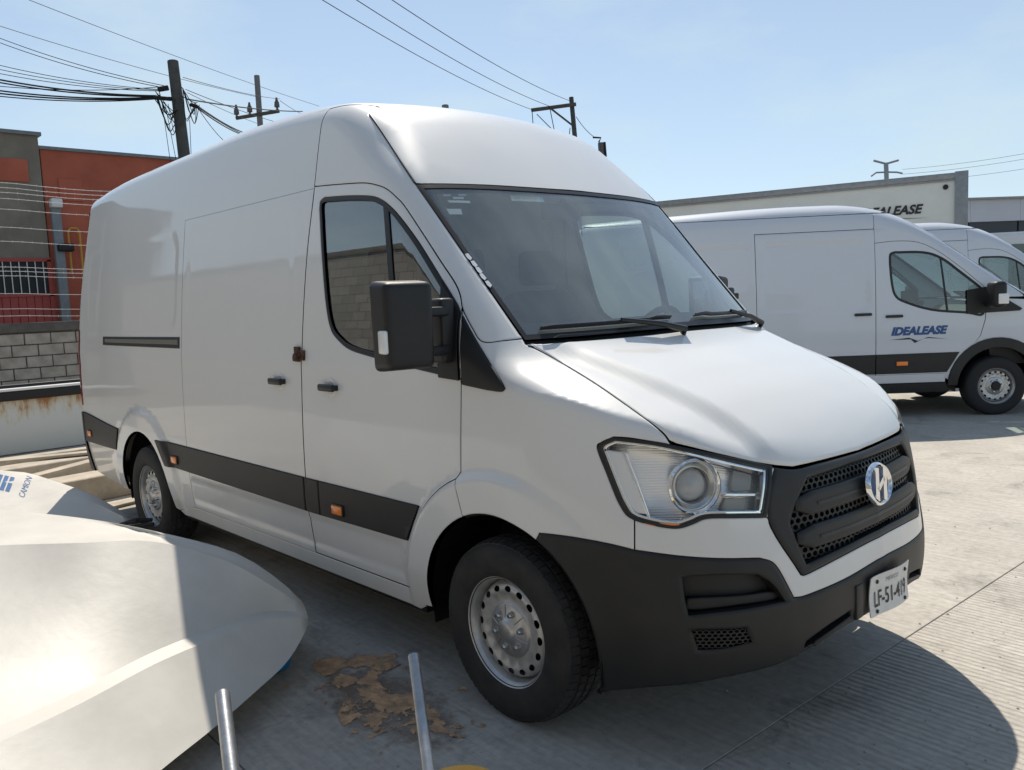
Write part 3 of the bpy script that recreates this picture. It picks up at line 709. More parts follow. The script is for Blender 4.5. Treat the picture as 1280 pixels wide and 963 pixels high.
for sg in (1, -1):
    hl = hl_part('headlamp', HLO, 'trim', van, sg, .003, holes=[offset_loop(HLO, .011)], sk=.05, roll=.003)
    IN = offset_loop(HLO, .009)
    hl_part('lamp_housing', IN, 'reflector', hl, sg, -.066, sk=0, roll=0, gap=-.004)
    hl_part('lamp_lens', IN, 'clear_lens', hl, sg, -.002, sk=0, roll=0)
    # pale inner bezel and side reflector panel
    hl_part('inner_bezel', offset_loop(HLO, .010), 'chrome', hl, sg, -.008, holes=[offset_loop(HLO, .021)], sk=.03)
    sid = FU(px([(754, 563), (776, 566)], [(776, 566), (790, 600), (807, 644)], [(807, 644), (794, 642), (784, 633)], [(784, 633), (770, 603), (754, 563)]))
    hl_part('side_reflector', sid, 'lamp_white', hl, sg, -.014, sk=.03, roll=.004)
    fr = FU(px([(776, 566), (781, 566)], [(781, 566), (796, 604), (812, 648)], [(812, 648), (807, 645), (790, 601), (776, 566)]))
    hl_part('lamp_divider', fr, 'chrome', hl, sg, -.018, sk=.05, roll=.001)
    # inner indicator chamber: two shelves and a bulb
    sh = FU(px([(910, 617), (948, 617)], [(948, 617), (948, 620.5)], [(948, 620.5), (910, 620.5), (910, 617)])); hl_part('chamber_shelf', sh, 'chrome', hl, sg, -.016, sk=.06, roll=.001)
    cb = FU(px([(926, 583), (951, 588)], [(951, 588), (948, 614)], [(948, 614), (922, 614), (926, 583)])); hl_part('indicator_cell', cb, mat('cell', (.20, .19, .17), rough=.10, coat=.6) if 'cell' not in MAT else 'cell', hl, sg, -.045, sk=.02, roll=.003)
    cb = FU(px([(913, 624), (944, 624)], [(944, 624), (940, 640)], [(940, 640), (908, 640), (913, 624)])); hl_part('indicator_cell', cb, 'cell', hl, sg, -.045, sk=.02, roll=.003)
    # main lamp barrel
    P, N = VAN.at('F', [lc if sg > 0 else mirl(lc)], 0.); ax = Vector((.86, -.50*sg, .05)).normalized(); P = Vector(P[0])+ax*.014; Mx = Matrix.Translation(P)@ax.to_track_quat('Z', 'Y').to_matrix().to_4x4()
    b = MB(); b.lathe([(.072, -.085), (.090, -.04), (.092, -.026), (.087, -.021), (.080, -.026), (.077, -.05), (.060, -.075)], n=48); bmesh.ops.transform(b.bm, matrix=Mx, verts=b.bm.verts); br = b.build('lamp_barrel', 'chrome', hl, smooth=50)
    b = MB(); b.lathe([(.056, -.080), (.059, -.050), (.062, -.045), (.066, -.048), (.068, -.075)], n=32); bmesh.ops.transform(b.bm, matrix=Mx, verts=b.bm.verts); b.build('lamp_ring', 'satin', br, smooth=50)
    b = MB(); b.lathe([(.0, -.030), (.020, -.032), (.038, -.042), (.051, -.056), (.057, -.072)], n=32); bmesh.ops.transform(b.bm, matrix=Mx, verts=b.bm.verts); b.build('projector_lens', mat('projector', (.55, .57, .58), rough=.04, trans=.5, coat=1.) if 'projector' not in MAT else 'projector', br, smooth=80)
    lo = FU(px([(806, 652), (820, 654)], [(820, 654), (850, 656), (849, 659.5)], [(849, 659.5), (825, 658.5), (806, 655), (806, 652)])); hl_part('amber_reflector', lo, 'amber', hl, sg, .001, sk=.01, roll=.001)
# ------------------------------------------------------------------ windscreen, cowl, wipers
gl_top = [(523, 232.5), (560, 232), (610, 233.5), (660, 236.5), (704, 239.5)]
gl_side = [(523, 232.5), (545, 263), (580, 313), (620, 370), (657, 423)]
gl_bot = [(657, 423), (720, 418.5), (790, 412.5), (850, 406.5), (885, 402)]
def W_(pts): return VAN.to_uv('W', VAN.px(spline(np.array(pts, float), n=5)))
def halfW(q):
    q = q[q[:, 0] < -.004]; q = np.vstack([[(0, q[0, 1])], q, [(0, q[-1, 1])]]); return np.vstack([q, q[::-1][1:-1]*np.array([-1, 1])])
WSL = resample(halfW(np.vstack([W_(gl_top)[::-1], W_(gl_side)[1:], W_(gl_bot)[1:]])), .02); WSL = WSL if area(WSL) > 0 else WSL[::-1]
VAN.panel('windscreen', WSL, 'W', 'windscreen', van, step=.02, grid=.04, off=-.004, gap=-.004, roll=0, skirt=0)
gi_ = halfW(np.vstack([W_([(545, 240.5), (590, 240), (650, 242), (704, 245.5)])[::-1], W_([(545, 240.5), (575, 288), (610, 343), (640, 388), (652, 402)])[1:], W_([(652, 402), (668, 403.5), (720, 402), (790, 396), (880, 387)])[1:]])); gi_ = resample(gi_, .02); gi_ = gi_ if area(gi_) > 0 else gi_[::-1]
VAN.panel('windscreen_border', WSL, 'W', 'black', van, holes=[gi_], step=.02, grid=.03, off=-.0075, gap=-.004, roll=0, skirt=0)
VAN.panel('windscreen_seal', WSL, 'W', 'trim', van, holes=[offset_loop(WSL, .006)], step=.02, grid=.03, off=.0, gap=-.006, roll=0, skirt=.01, flange=0)
# cowl: tray below the glass, behind the bonnet edge
cw = np.vstack([halfW(np.vstack([W_(gl_bot)]))])
cA = VAN.px(spline(np.array(gl_bot, float), n=5)); cA = cA[cA[:, 1] < -.004]; cB = cowl[cowl[:, 1] < -.004]
def to_n(P, n=26):
    d = np.r_[0, np.cumsum(np.linalg.norm(np.diff(P, axis=0), axis=1))]; t = np.linspace(0, d[-1], n); return np.stack([np.interp(t, d, P[:, i]) for i in range(3)], 1)
cA = to_n(cA); cB = to_n(cB); cA[-1, 1] = cB[-1, 1] = 0
def both_(P): return np.vstack([P, (P*np.array([1, -1, 1]))[::-1][1:]])
A_ = both_(cA)+np.array([-.012, 0, -.008]); B_ = both_(cB)+np.array([.012, 0, -.010]); mid1 = A_*.7+B_*.3+np.array([0, 0, -.022]); mid2 = A_*.15+B_*.85+np.array([0, 0, -.014]); n = len(A_)
V = np.vstack([A_, mid1, mid2, B_, B_+np.array([0, 0, -.05])]); F = [(r_*n+i, r_*n+i+1, (r_+1)*n+i+1, (r_+1)*n+i) for r_ in range(4) for i in range(n-1)]
mesh('cowl', V, F, van, 'plastic', smooth=True)
# wipers lie across the foot of the glass
def wiper(y0, y1, zlift, bend):
    n = 14; yy = np.linspace(y0, y1, n)
    zz = np.array([np.interp(y, gi_line[:, 0], gi_line[:, 1]) for y in yy])+zlift
    P, N = VAN.at('W', np.stack([yy, zz], 1), .016)
    b = MB(); b.tube(P, [.004]+[.007]*(n-2)+[.004], 6); w = b.build('wiper', 'trim', van)
    b = MB(); b.tube(P-N*.011, .004, 6); b.build('wiper_blade', 'rubber', w)
    k = n//2; pv, nv = VAN.at('W', [(y0*.15+y1*.85+bend, float(np.interp(y1, gi_line[:, 0], gi_line[:, 1]))-.035)], .012)
    b = MB(); b.tube([P[k]+N[k]*.012, P[k]*.4+pv[0]*.6+N[k]*.022, pv[0]+nv[0]*.01, pv[0]-nv[0]*.02], [.008, .012, .016, .018], 8); b.build('wiper_arm', 'trim', w)
gb = W_(gl_bot); gi_line = np.vstack([gb, gb[::-1]*np.array([-1, 1])]); gi_line = gi_line[np.argsort(gi_line[:, 0])]
wiper(-.74, -.08, .026, .10); wiper(.10, .72, .030, .05)
# papers and number sticker behind the glass
def sticker(pts, m, name='sticker', off=-.010):
    L = W_([p for p in pts]+[pts[0]]) if False else VAN.to_uv('W', VAN.px(np.array(pts, float)))
    return VAN.panel(name, L, 'W', m, van, step=.03, grid=.05, off=off, gap=0, roll=0, skirt=0)
mat('sticker_white', (.80, .82, .82), rough=.5); mat('sticker_cream', (.62, .64, .58), rough=.5); mat('sticker_cyan', (.12, .50, .60), rough=.5)
sticker([(554, 239), (564, 239), (565, 243), (555, 243)], 'sticker_white'); sticker([(572, 239), (583, 239), (584, 242.5), (574, 242.5)], 'sticker_white')
sticker([(566, 244), (580, 244), (581, 247), (568, 247)], 'sticker_white'); sticker([(560, 248), (588, 249), (589, 252), (562, 251)], 'sticker_white')
sticker([(557, 259), (577, 259), (579, 266), (560, 266)], 'sticker_white')
ss = sticker([(637, 239), (674, 241), (678, 250.5), (641, 249)], 'sticker_cream'); sticker([(674, 241), (677.5, 241), (682, 251), (678, 250.5)], 'sticker_cyan')
tm = text_mesh('LF-51-42', .034); P0, N0 = VAN.at('W', VAN.to_uv('W', VAN.px([(657.5, 245)])), -.006)
nv = Vector(N0[0]); rt = Vector((0, 1, 0)); rt = (rt-nv*rt.dot(nv)).normalized(); upv = nv.cross(rt)
o = link('sticker_number', tm, van, mat('number_grey', (.20, .23, .22), rough=.6)); o.matrix_world = Matrix(((rt.x, upv.x, nv.x, P0[0][0]), (rt.y, upv.y, nv.y, P0[0][1]), (rt.z, upv.z, nv.z, P0[0][2]), (0, 0, 0, 1)))
for q in [(581, 318), (588, 327), (594, 335), (599, 343), (606, 352)]:
    x, y = q; sticker([(x, y), (x+4, y-1), (x+9, y+5), (x+7, y+8), (x+3, y+5)], 'sticker_white', 'sticker_scrap', .0015)
# ------------------------------------------------------------------ number plate
PL = Matrix(((0, 0, 1, 1.052), (1, 0, 0, -.002), (0, 1, 0, .498), (0, 0, 0, 1)))
def bent(u, v): return .010*math.sin(u*16+.6)-.004*math.cos(v*30)+.03*max(0., u-.09)
NU, NV = 24, 8; V = []; F = []
for s_ in (0, 1):
    for i in range(NU+1):
        for j in range(NV+1):
            u = -.15+.3*i/NU; v = -.075+.15*j/NV; cu = min(1, (.15-abs(u))/.02+.35); v *= 1-.06*(1-cu) if cu < 1 else 1
            V.append((u, v, bent(u, v)-.003*s_))
nn = (NU+1)*(NV+1)
for i in range(NU):
    for j in range(NV):
        a = i*(NV+1)+j; F += [(a, a+NV+1, a+NV+2, a+1), (nn+a, nn+a+1, nn+a+NV+2, nn+a+NV+1)]
V = [tuple(PL@Vector(v)) for v in V]; plate = mesh('number_plate', V, F, van, 'plate_white', smooth=True)
def plate_text(s, size, dx, dy, m='ink', bold=.0, sx=1.):
    me = text_mesh(s, size, bold=bold)
    for v in me.vertices: v.co = PL@Vector((v.co.x*sx+dx, v.co.y+dy, bent(v.co.x*sx+dx, v.co.y+dy)+.0022))
    link('plate_number', me, plate, m)
plate_text('LF-51-419', .082, .0, -.018, bold=.0008, sx=.70); plate_text('MEXICO', .022, .0, .045, 'number_grey')
for x, y in ((-.10, .05), (.10, .05), (-.10, -.06), (.10, -.06)): b = MB(); b.lathe([(0, .005), (.006, .005), (.008, .001)], tuple((PL@Vector((x, y, bent(x, y)+.001)))), 'x', 10); b.build('plate_bolt', 'trim', plate)
b = MB(); b.box((1.016, -.205, .50), (.030, .055, .125), bev=.006); b.box((1.008, 0, .50), (.024, .36, .11), bev=.006); b.build('plate_bracket', 'plastic', van)
# ------------------------------------------------------------------ mirrors
def van_mirror(sg):
    c = Vector((-.20, -1.222, 1.535)); R = Matrix.Rotation(math.radians(-10), 3, 'Z'); PV = Matrix.Identity(4)
    fold = Matrix.Translation((-.27, -1.03, 0))@Matrix.Rotation(math.radians(-82), 4, 'Z')@Matrix.Translation((.27, 1.03, 0)) if sg < 0 else Matrix.Identity(4)
    FL = Matrix.Diagonal((1, sg, 1, 1))
    TM = FL@fold@Matrix.Translation(c)@R.to_4x4()
    def put(b, name, m, par, M=TM, **k):
        bmesh.ops.transform(b.bm, matrix=M, verts=b.bm.verts); return b.build(name, m, par, **k)
    b = MB(); bmesh.ops.create_cube(b.bm, size=1.); bmesh.ops.scale(b.bm, vec=(.13, .215, .335), verts=b.bm.verts)
    for v in b.bm.verts:
        if v.co.x > 0: v.co.y *= .90; v.co.z *= .93
        if v.co.z < 0: v.co.y *= .96
    bmesh.ops.bevel(b.bm, geom=list(b.bm.edges), offset=.030, segments=4, profile=.6, affect='EDGES')
    mo = put(b, 'door_mirror', 'plastic', van, smooth=50)
    for z, h in ((.03, .22), (-.12, .06)): b = MB(); b.box((-.067, 0, z), (.006, .18, h), bev=.002); put(b, 'mirror_glass', 'mirror', mo)
    b = MB(); b.box((.032, -.099, -.055), (.05, .022, .085), bev=.008, seg=3); put(b, 'indicator_lens', 'lamp_white', mo)
    for dz in (.045, -.105): b = MB(); b.box((c.x-.03, -1.085, c.z+dz), (.055, .17, .036), bev=.009, seg=3); put(b, 'mirror_arm', 'plastic', mo, FL@fold)
    b = MB(); b.box((c.x-.06, -.995, c.z-.03), (.085, .07, .25), bev=.015, seg=3); put(b, 'mirror_foot', 'plastic', mo, FL)
van_mirror(1); van_mirror(-1)
# ------------------------------------------------------------------ wheels
def lathe_np(prof, n=64):
    V = []; F = []
    for k in range(n):
        a = 2*math.pi*k/n
        for r, h in prof: V.append((r*math.sin(a), h, r*math.cos(a)))
    m_ = len(prof)
    for k in range(n):
        for j in range(m_-1):
            a = k*m_+j; c = ((k+1) % n)*m_+j; F.append((a, a+1, c+1, c))
    return V, F
def rim_disc(parent, nh, r_hole, half, prof, m):
    """pressed steel disc with a ring of oval ventilation holes: flat ring cut in (arc, profile) space, then turned"""
    ps = np.array(prof); d = np.r_[0, np.cumsum(np.hypot(*np.diff(ps, axis=0).T))]; Rm = r_hole
    si = np.interp(r_hole, ps[::-1, 0], d[::-1]) if ps[0, 0] > ps[-1, 0] else np.interp(r_hole, ps[:, 0], d)
    seg = 2*math.pi/nh; V = []; F = []; nu = 5
    hole = [(half[0]*math.cos(a), half[1]*math.sin(a)) for a in np.linspace(0, 2*math.pi, 14, endpoint=False)]
    outer = [(x, y) for x in np.linspace(-seg*Rm/2, seg*Rm/2, nu) for y in (0.,)][:-1]+[(seg*Rm/2, y) for y in d[:-1]]+[(x, d[-1]) for x in np.linspace(seg*Rm/2, -seg*Rm/2, nu)][:-1]+[(-seg*Rm/2, y) for y in d[::-1][:-1]]
    pts = outer+[(x, y+si) for x, y in hole]; no, nh_ = len(outer), len(hole)
    ed = [(i, (i+1) % no) for i in range(no)]+[(no+i, no+(i+1) % nh_) for i in range(nh_)]
    vo, eo, fo, *_ = delaunay_2d_cdt([Vector(p) for p in pts], ed, [], 0, 1e-7); uv = np.array([tuple(v) for v in vo]); tr = np.array([tuple(f) for f in fo])
    c = uv[tr].mean(1); tr = tr[~in_poly(c, np.array(pts[no:]))]
    for k in range(nh):
        b0 = len(V)
        for x, y in uv:
            a = seg*k+x/Rm; r = np.interp(y, d, ps[:, 0]); h = np.interp(y, d, ps[:, 1]); V.append((r*math.sin(a), h, r*math.cos(a)))
        F += [tuple(t+b0) for t in tr]
    A_n = []
    sl_ = np.gradient(ps[:, 1], d), np.gradient(ps[:, 0], d)
    for k in range(nh):
        for x, y in uv:
            a = seg*k+x/Rm; dh = np.interp(y, d, sl_[0]); dr = np.interp(y, d, sl_[1]); nr, nh2 = (dh, -dr); q_ = math.hypot(nr, nh2); nr, nh2 = nr/q_, nh2/q_
            if nh2 > 0: nr, nh2 = -nr, -nh2
            A_n.append((nr*math.sin(a), nh2, nr*math.cos(a)))
    tri_ = np.array(F); VV = np.array(V); nn_ = np.cross(VV[tri_[:, 1]]-VV[tri_[:, 0]], VV[tri_[:, 2]]-VV[tri_[:, 0]]); fl_ = (nn_*np.array(A_n)[tri_[:, 0]]).sum(1) < 0; tri_[fl_] = tri_[fl_][:, ::-1]
    return mesh('wheel_disc', V, tri_, parent, m, normals=A_n)
def make_wheel(parent, loc, name='wheel', R=.352, spin=0., nh=16, far=False):
    """outer face looks along -y; h = -outwards"""
    w = empty(name, loc); w.parent = parent
    k = R/.352
    prof = [(.208, -.10), (.222, -.112), (.240, -.118), (.285, -.122), (.318, -.117), (.338, -.104), (.347, -.088), (.3505, -.06), (.352, -.03), (.352, .03), (.3505, .06), (.345, .09), (.33, .108), (.28, .118), (.215, .11)]
    V, F = lathe_np([(r*k, h) for r, h in prof], 72); t = mesh('tyre', V, F, w, 'rubber_far' if far else 'tread', smooth=True)
    if not far:
        b = MB()   # tread blocks
        for row, h0, h1 in ((0, -.104, -.066), (1, -.056, -.022), (2, -.014, .020), (3, .028, .06)):
            nb = 64
            for i in range(nb):
                a0 = 2*math.pi*(i+.5*(row % 2)+.06)/nb; a1 = 2*math.pi*(i+.5*(row % 2)+.90)/nb
                def rr(h): return float(np.interp(h, [-.104, -.088, -.06, -.03, .03, .06], [.340, .3485, .3525, .3545, .3545, .3525]))*k+.003
                q = [(a, h) for a, h in ((a0, h0), (a1, h0+.004), (a1, h1), (a0, h1-.004))]
                vs = [b.bm.verts.new((rr(h)*math.sin(a), h, rr(h)*math.cos(a))) for a, h in q]; vb = [b.bm.verts.new(((rr(h)-.012)*math.sin(a), h, (rr(h)-.012)*math.cos(a))) for a, h in q]
                b.bm.faces.new(vs)
                for j in range(4): b.bm.faces.new((vs[j], vs[(j+1) % 4], vb[(j+1) % 4], vb[j]))
        tb = b.build('tread_block', 'rubber', t, smooth=0); tb['kind'] = 'stuff'
    V, F = lathe_np([(r*k, h) for r, h in [(.200, -.085), (.212, -.104), (.221, -.110), (.224, -.106), (.222, -.099), (.212, -.094), (.203, -.080), (.196, -.05), (.190, -.02), (.188, .10)]], 72); mesh('rim', V, F, w, 'steel', smooth=True)
    dp = [(r*k, h) for r, h in [(.192, -.045), (.186, -.064), (.176, -.077), (.160, -.082), (.143, -.079), (.135, -.072), (.130, -.070), (.108, -.073)]]
    rim_disc(w, nh, .163*k, (.0165*k, .0125*k), dp, 'steel')
    V, F = lathe_np([(.192*k, -.02), (.02, -.02), (.0, -.02)], 32); mesh('wheel_inner', V, F, w, 'black')
    prof = [(.108, -.073), (.104, -.078), (.092, -.080), (.075, -.083), (.058, -.090), (.047, -.096), (.040, -.104), (.028, -.107), (.0, -.108)]
    V, F = lathe_np([(r*k, h) for r, h in prof], 48); hc = mesh('hub_cover', V, F, w, 'satin_dark', smooth=True)
    for i in range(6):
        a = 2*math.pi*i/6+.3+spin; b = MB(); b.lathe([(.0, -.104), (.007, -.104), (.011, -.098), (.0125, -.088), (.0145, -.084), (.016, -.078)], n=12)
        for v in b.bm.verts: v.co = Vector((v.co.x+.070*k*math.sin(a), v.co.z, v.co.y+.070*k*math.cos(a)))
        b.build('wheel_nut', 'chrome_nut', w)
        if not far:
            b = MB(); a2 = a+math.pi/6; d_ = Vector((math.sin(a2), 0, math.cos(a2))); b.tube([d_*.052+Vector((0, -.0925, 0)), d_*.085+Vector((0, -.083, 0)), d_*.102+Vector((0, -.079, 0))], [.003, .0028, .002], 6); b.build('cover_rib', 'satin_dark', hc)
    return w
mat('satin_dark', (.52, .52, .52), rough=.34, metal=.85, var=.2, vscale=25); mat('chrome_nut', (.55, .55, .56), rough=.22, metal=1.); mat('rubber_far', (.022, .022, .024), rough=.8)
tr_ = mat('tread', (.017, .017, .018), rough=.72, bump=.15, bscale=220, col2=(.034, .032, .029), vscale=10)
for x in (0., -3.67):
    for sg in (1, -1):
        w = make_wheel(van, (x, -.868*sg, .350), spin=.4 if x else 0.)
        if sg < 0: w.rotation_euler = (0, 0, math.pi)
# ------------------------------------------------------------------ underbody, wheel houses
def house(xc, sg):
    V = []; F = []; n = 20
    for i in range(n+1):
        a = math.radians(-12+204*i/n)
        for y in (-.955, -.62): V.append((xc+.47*math.cos(a), y*sg, .36+.47*math.sin(a)))
    F = [(2*i, 2*i+1, 2*i+3, 2*i+2) for i in range(n)]
    c = len(V); V += [(xc+.47*math.cos(math.radians(-12+204*i/n)), -.62*sg, .36+.47*math.sin(math.radians(-12+204*i/n))) for i in range(n+1)]; F.append(tuple(range(c, c+n+1)))
    mesh('wheel_house', V, F, van, 'black')
for xc in (0., -3.67):
    for sg in (1, -1): house(xc, sg)
b = MB(); b.box((-1.85, 0, .30), (2.6, 1.86, .05)); b.box((-2.2, 0, .33), (5.9, 1.15, .06)); b.box((-4.65, 0, .36), (.95, 1.75, .05)); b.box((.62, 0, .36), (.30, 1.1, .05)); b.build('underbody', 'black', van)
b = MB(); b.tube([(-3.67, -.75, .33), (-3.67, .75, .33)], .05, 10); b.tube([(0, -.75, .30), (0, .75, .30)], .04, 10); b.build('axle', 'black', van)
b = MB(); b.box((.38, 0, .70), (.80, 1.10, .55), bev=.03); b.build('light_baffle', 'black', van)  # unseen box added in the empty bay to stop light leaking under the bumper
# ------------------------------------------------------------------ cab interior
b = MB(); b.prism([(-.90, .45), (.90, .45), (.90, 1.4), (.84, 1.95), (.76, 2.38), (-.76, 2.38), (-.84, 1.95), (-.90, 1.4)], .03, Matrix(((0, 0, 1, -1.45), (1, 0, 0, 0), (0, 1, 0, 0), (0, 0, 0, 1)))); b.build('bulkhead', 'cabin', van)
b = MB(); b.box((-.95, 0, .55), (.88, 1.84, .04)); b.box((.15, 0, .92), (1.3, 1.15, .04)); b.build('cab_floor', 'cabin_dark', van)
b = MB(); b.prism([(.30, 1.30), (.02, 1.365), (-.22, 1.33), (-.32, 1.22), (-.28, 1.05), (-.05, .92), (.30, .92)], 1.70, Matrix(((1, 0, 0, 0), (0, 0, 1, -.85), (0, 1, 0, 0), (0, 0, 0, 1)))); dash = b.build('dashboard', 'cabin_dark', van)
b = MB(); b.prism([(.06, 1.362), (-.02, 1.43), (-.17, 1.43), (-.24, 1.36), (-.2, 1.3)], .44, Matrix(((1, 0, 0, 0), (0, 0, 1, .20), (0, 1, 0, 0), (0, 0, 0, 1)))); b.build('instrument_hood', 'cabin_dark', dash)
b = MB(); b.box((-.03, -.12, 1.372), (.16, .22, .012), Matrix.Rotation(.15, 3, 'Y'), bev=.003); b.build('paper', 'sticker_white', van) if False else b.bm.free()
sw = Matrix.Translation((-.33, .42, 1.36))@Matrix.Rotation(math.radians(-62), 4, 'Y')
b = MB(); ringp = [(.20*math.cos(2*math.pi*k/40), .20*math.sin(2*math.pi*k/40), 0) for k in range(41)]; b.tube(ringp, .017, 10, cap=False); bmesh.ops.transform(b.bm, matrix=sw, verts=b.bm.verts); st = b.build('steering_wheel', 'cabin_dark', van, smooth=80)
b = MB(); b.box((0, 0, -.03), (.15, .14, .05), bev=.02)
for a in (0, 180, 250): b.box((.1*math.cos(math.radians(a+90)), .1*math.sin(math.radians(a+90)), -.012), (.04, .16, .014), Matrix.Rotation(math.radians(a), 3, 'Z'), bev=.005)
b.tube([(0, 0, -.03), (0, 0, -.35)], .03, 10); bmesh.ops.transform(b.bm, matrix=sw, verts=b.bm.verts); b.build('wheel_hub', 'cabin_dark', st)
def seat(y, wd):
    b = MB(); b.box((-.82, y, .92), (.52, wd, .20), bev=.06, seg=3); b.box((-1.10, y, 1.30), (.17, wd*.97, .72), Matrix.Rotation(math.radians(-10), 3, 'Y'), bev=.06, seg=3); b.box((-.85, y, .70), (.45, wd*.85, .30), bev=.02)
    s = b.build('seat', 'seat_cloth', van); n = 2 if wd > .7 else 1
    for k in range(n):
        b = MB(); b.box((-1.17, y+(k-.5*(n-1))*wd/2, 1.79), (.11, .26, .20), bev=.04, seg=3); b.build('headrest', 'seat_cloth', s)
seat(.46, .54); seat(-.34, .92)
b = MB(); b.box((-.56, .02, 2.03), (.05, .24, .08), bev=.012); b.tube([(-.56, .02, 2.05), (-.535, .02, 2.12)], .012, 8); b.build('interior_mirror', 'cabin_dark', van)
b = MB(); b.box((-1.05, 0, 2.24), (.72, 1.40, .03), bev=.01); b.build('headliner', 'cabin', van)
b = MB(); b.box((-.06, -.30, 1.385), (.20, .30, .006), Matrix.Rotation(-.1, 3, 'Y')); b.build('clipboard', 'cabin_dark', van)
b = MB(); b.box((-.02, -.02, 1.40), (.03, .16, .012), Matrix.Rotation(.5, 3, 'Z')); b.build('paper_roll', 'sticker_white', van)
# ================================================================== second kind of van (far row): same panel method, other lines
TW = pch([.22, .35, .5, .75, 1.0, 1.3, 1.6, 2.0, 2.3, 2.5, 2.7], [.95, .975, .99, 1.0, 1.0, .99, .975, .94, .90, .86, .80])
def t_side(x, z):
    w = TW(z)-.05*sstep(-x, 3.9, 5.0)
    w = w-.010*sstep(-rbox(x, z, -2.74, -1.46, 1.30, 2.16, .10), -.004, .04)-.010*sstep(-rbox(x, z, -4.7, -2.84, 1.30, 2.16, .10), -.004, .04)
    w = w-.008*sstep(z, 2.245, 2.275)*sstep(-x, 1.2, 1.45)
    return w
TC = pch([1.1, 1.3, 1.46, 1.66, 1.93, 2.21, 2.39, 2.52, 2.62], [.95, .70, .47, .17, -.21, -.60, -.88, -1.14, -1.45])
TR = pch([-5.2, -3.8, -2.2, -1.5, -.8], [2.52, 2.58, 2.625, 2.61, 2.55]); TH = pch([.1, .45, .75, .95, 1.05], [1.44, 1.31, 1.17, 1.02, .9])
def transit_fn(P):
    x = P[:, 0]; v = np.abs(P[:, 1]); z = P[:, 2]; s = v-t_side(x, z)
    low = np.maximum(smax((x-(1.02-.05*np.abs(z-.6)-FP(v)*1.0))*.9, (z-(TH(x)-.02*(v/.6)**2))*.85, .08), -.4-x)
    zz = np.maximum(z, 1.1); cab = smax((x-(TC(zz)-.13*(v/.84)**2))*.6, z-(TR(x)-.045*(v/.8)**2), .22)
    f = smax(s, smin(low, cab, .04), .10+.05*sstep(z, 1.3, 1.5)+.06*sstep(z, 2.1, 2.4))
    return np.maximum(smax(f, -4.95-x+.04*(z-1), .12), .2-z)
T_POS = (-1.631, 8.622, 0.); T_YAW = .74503
TB = Body(transit_fn, Matrix.Translation(T_POS)@Matrix.Rotation(T_YAW, 4, 'Z'))
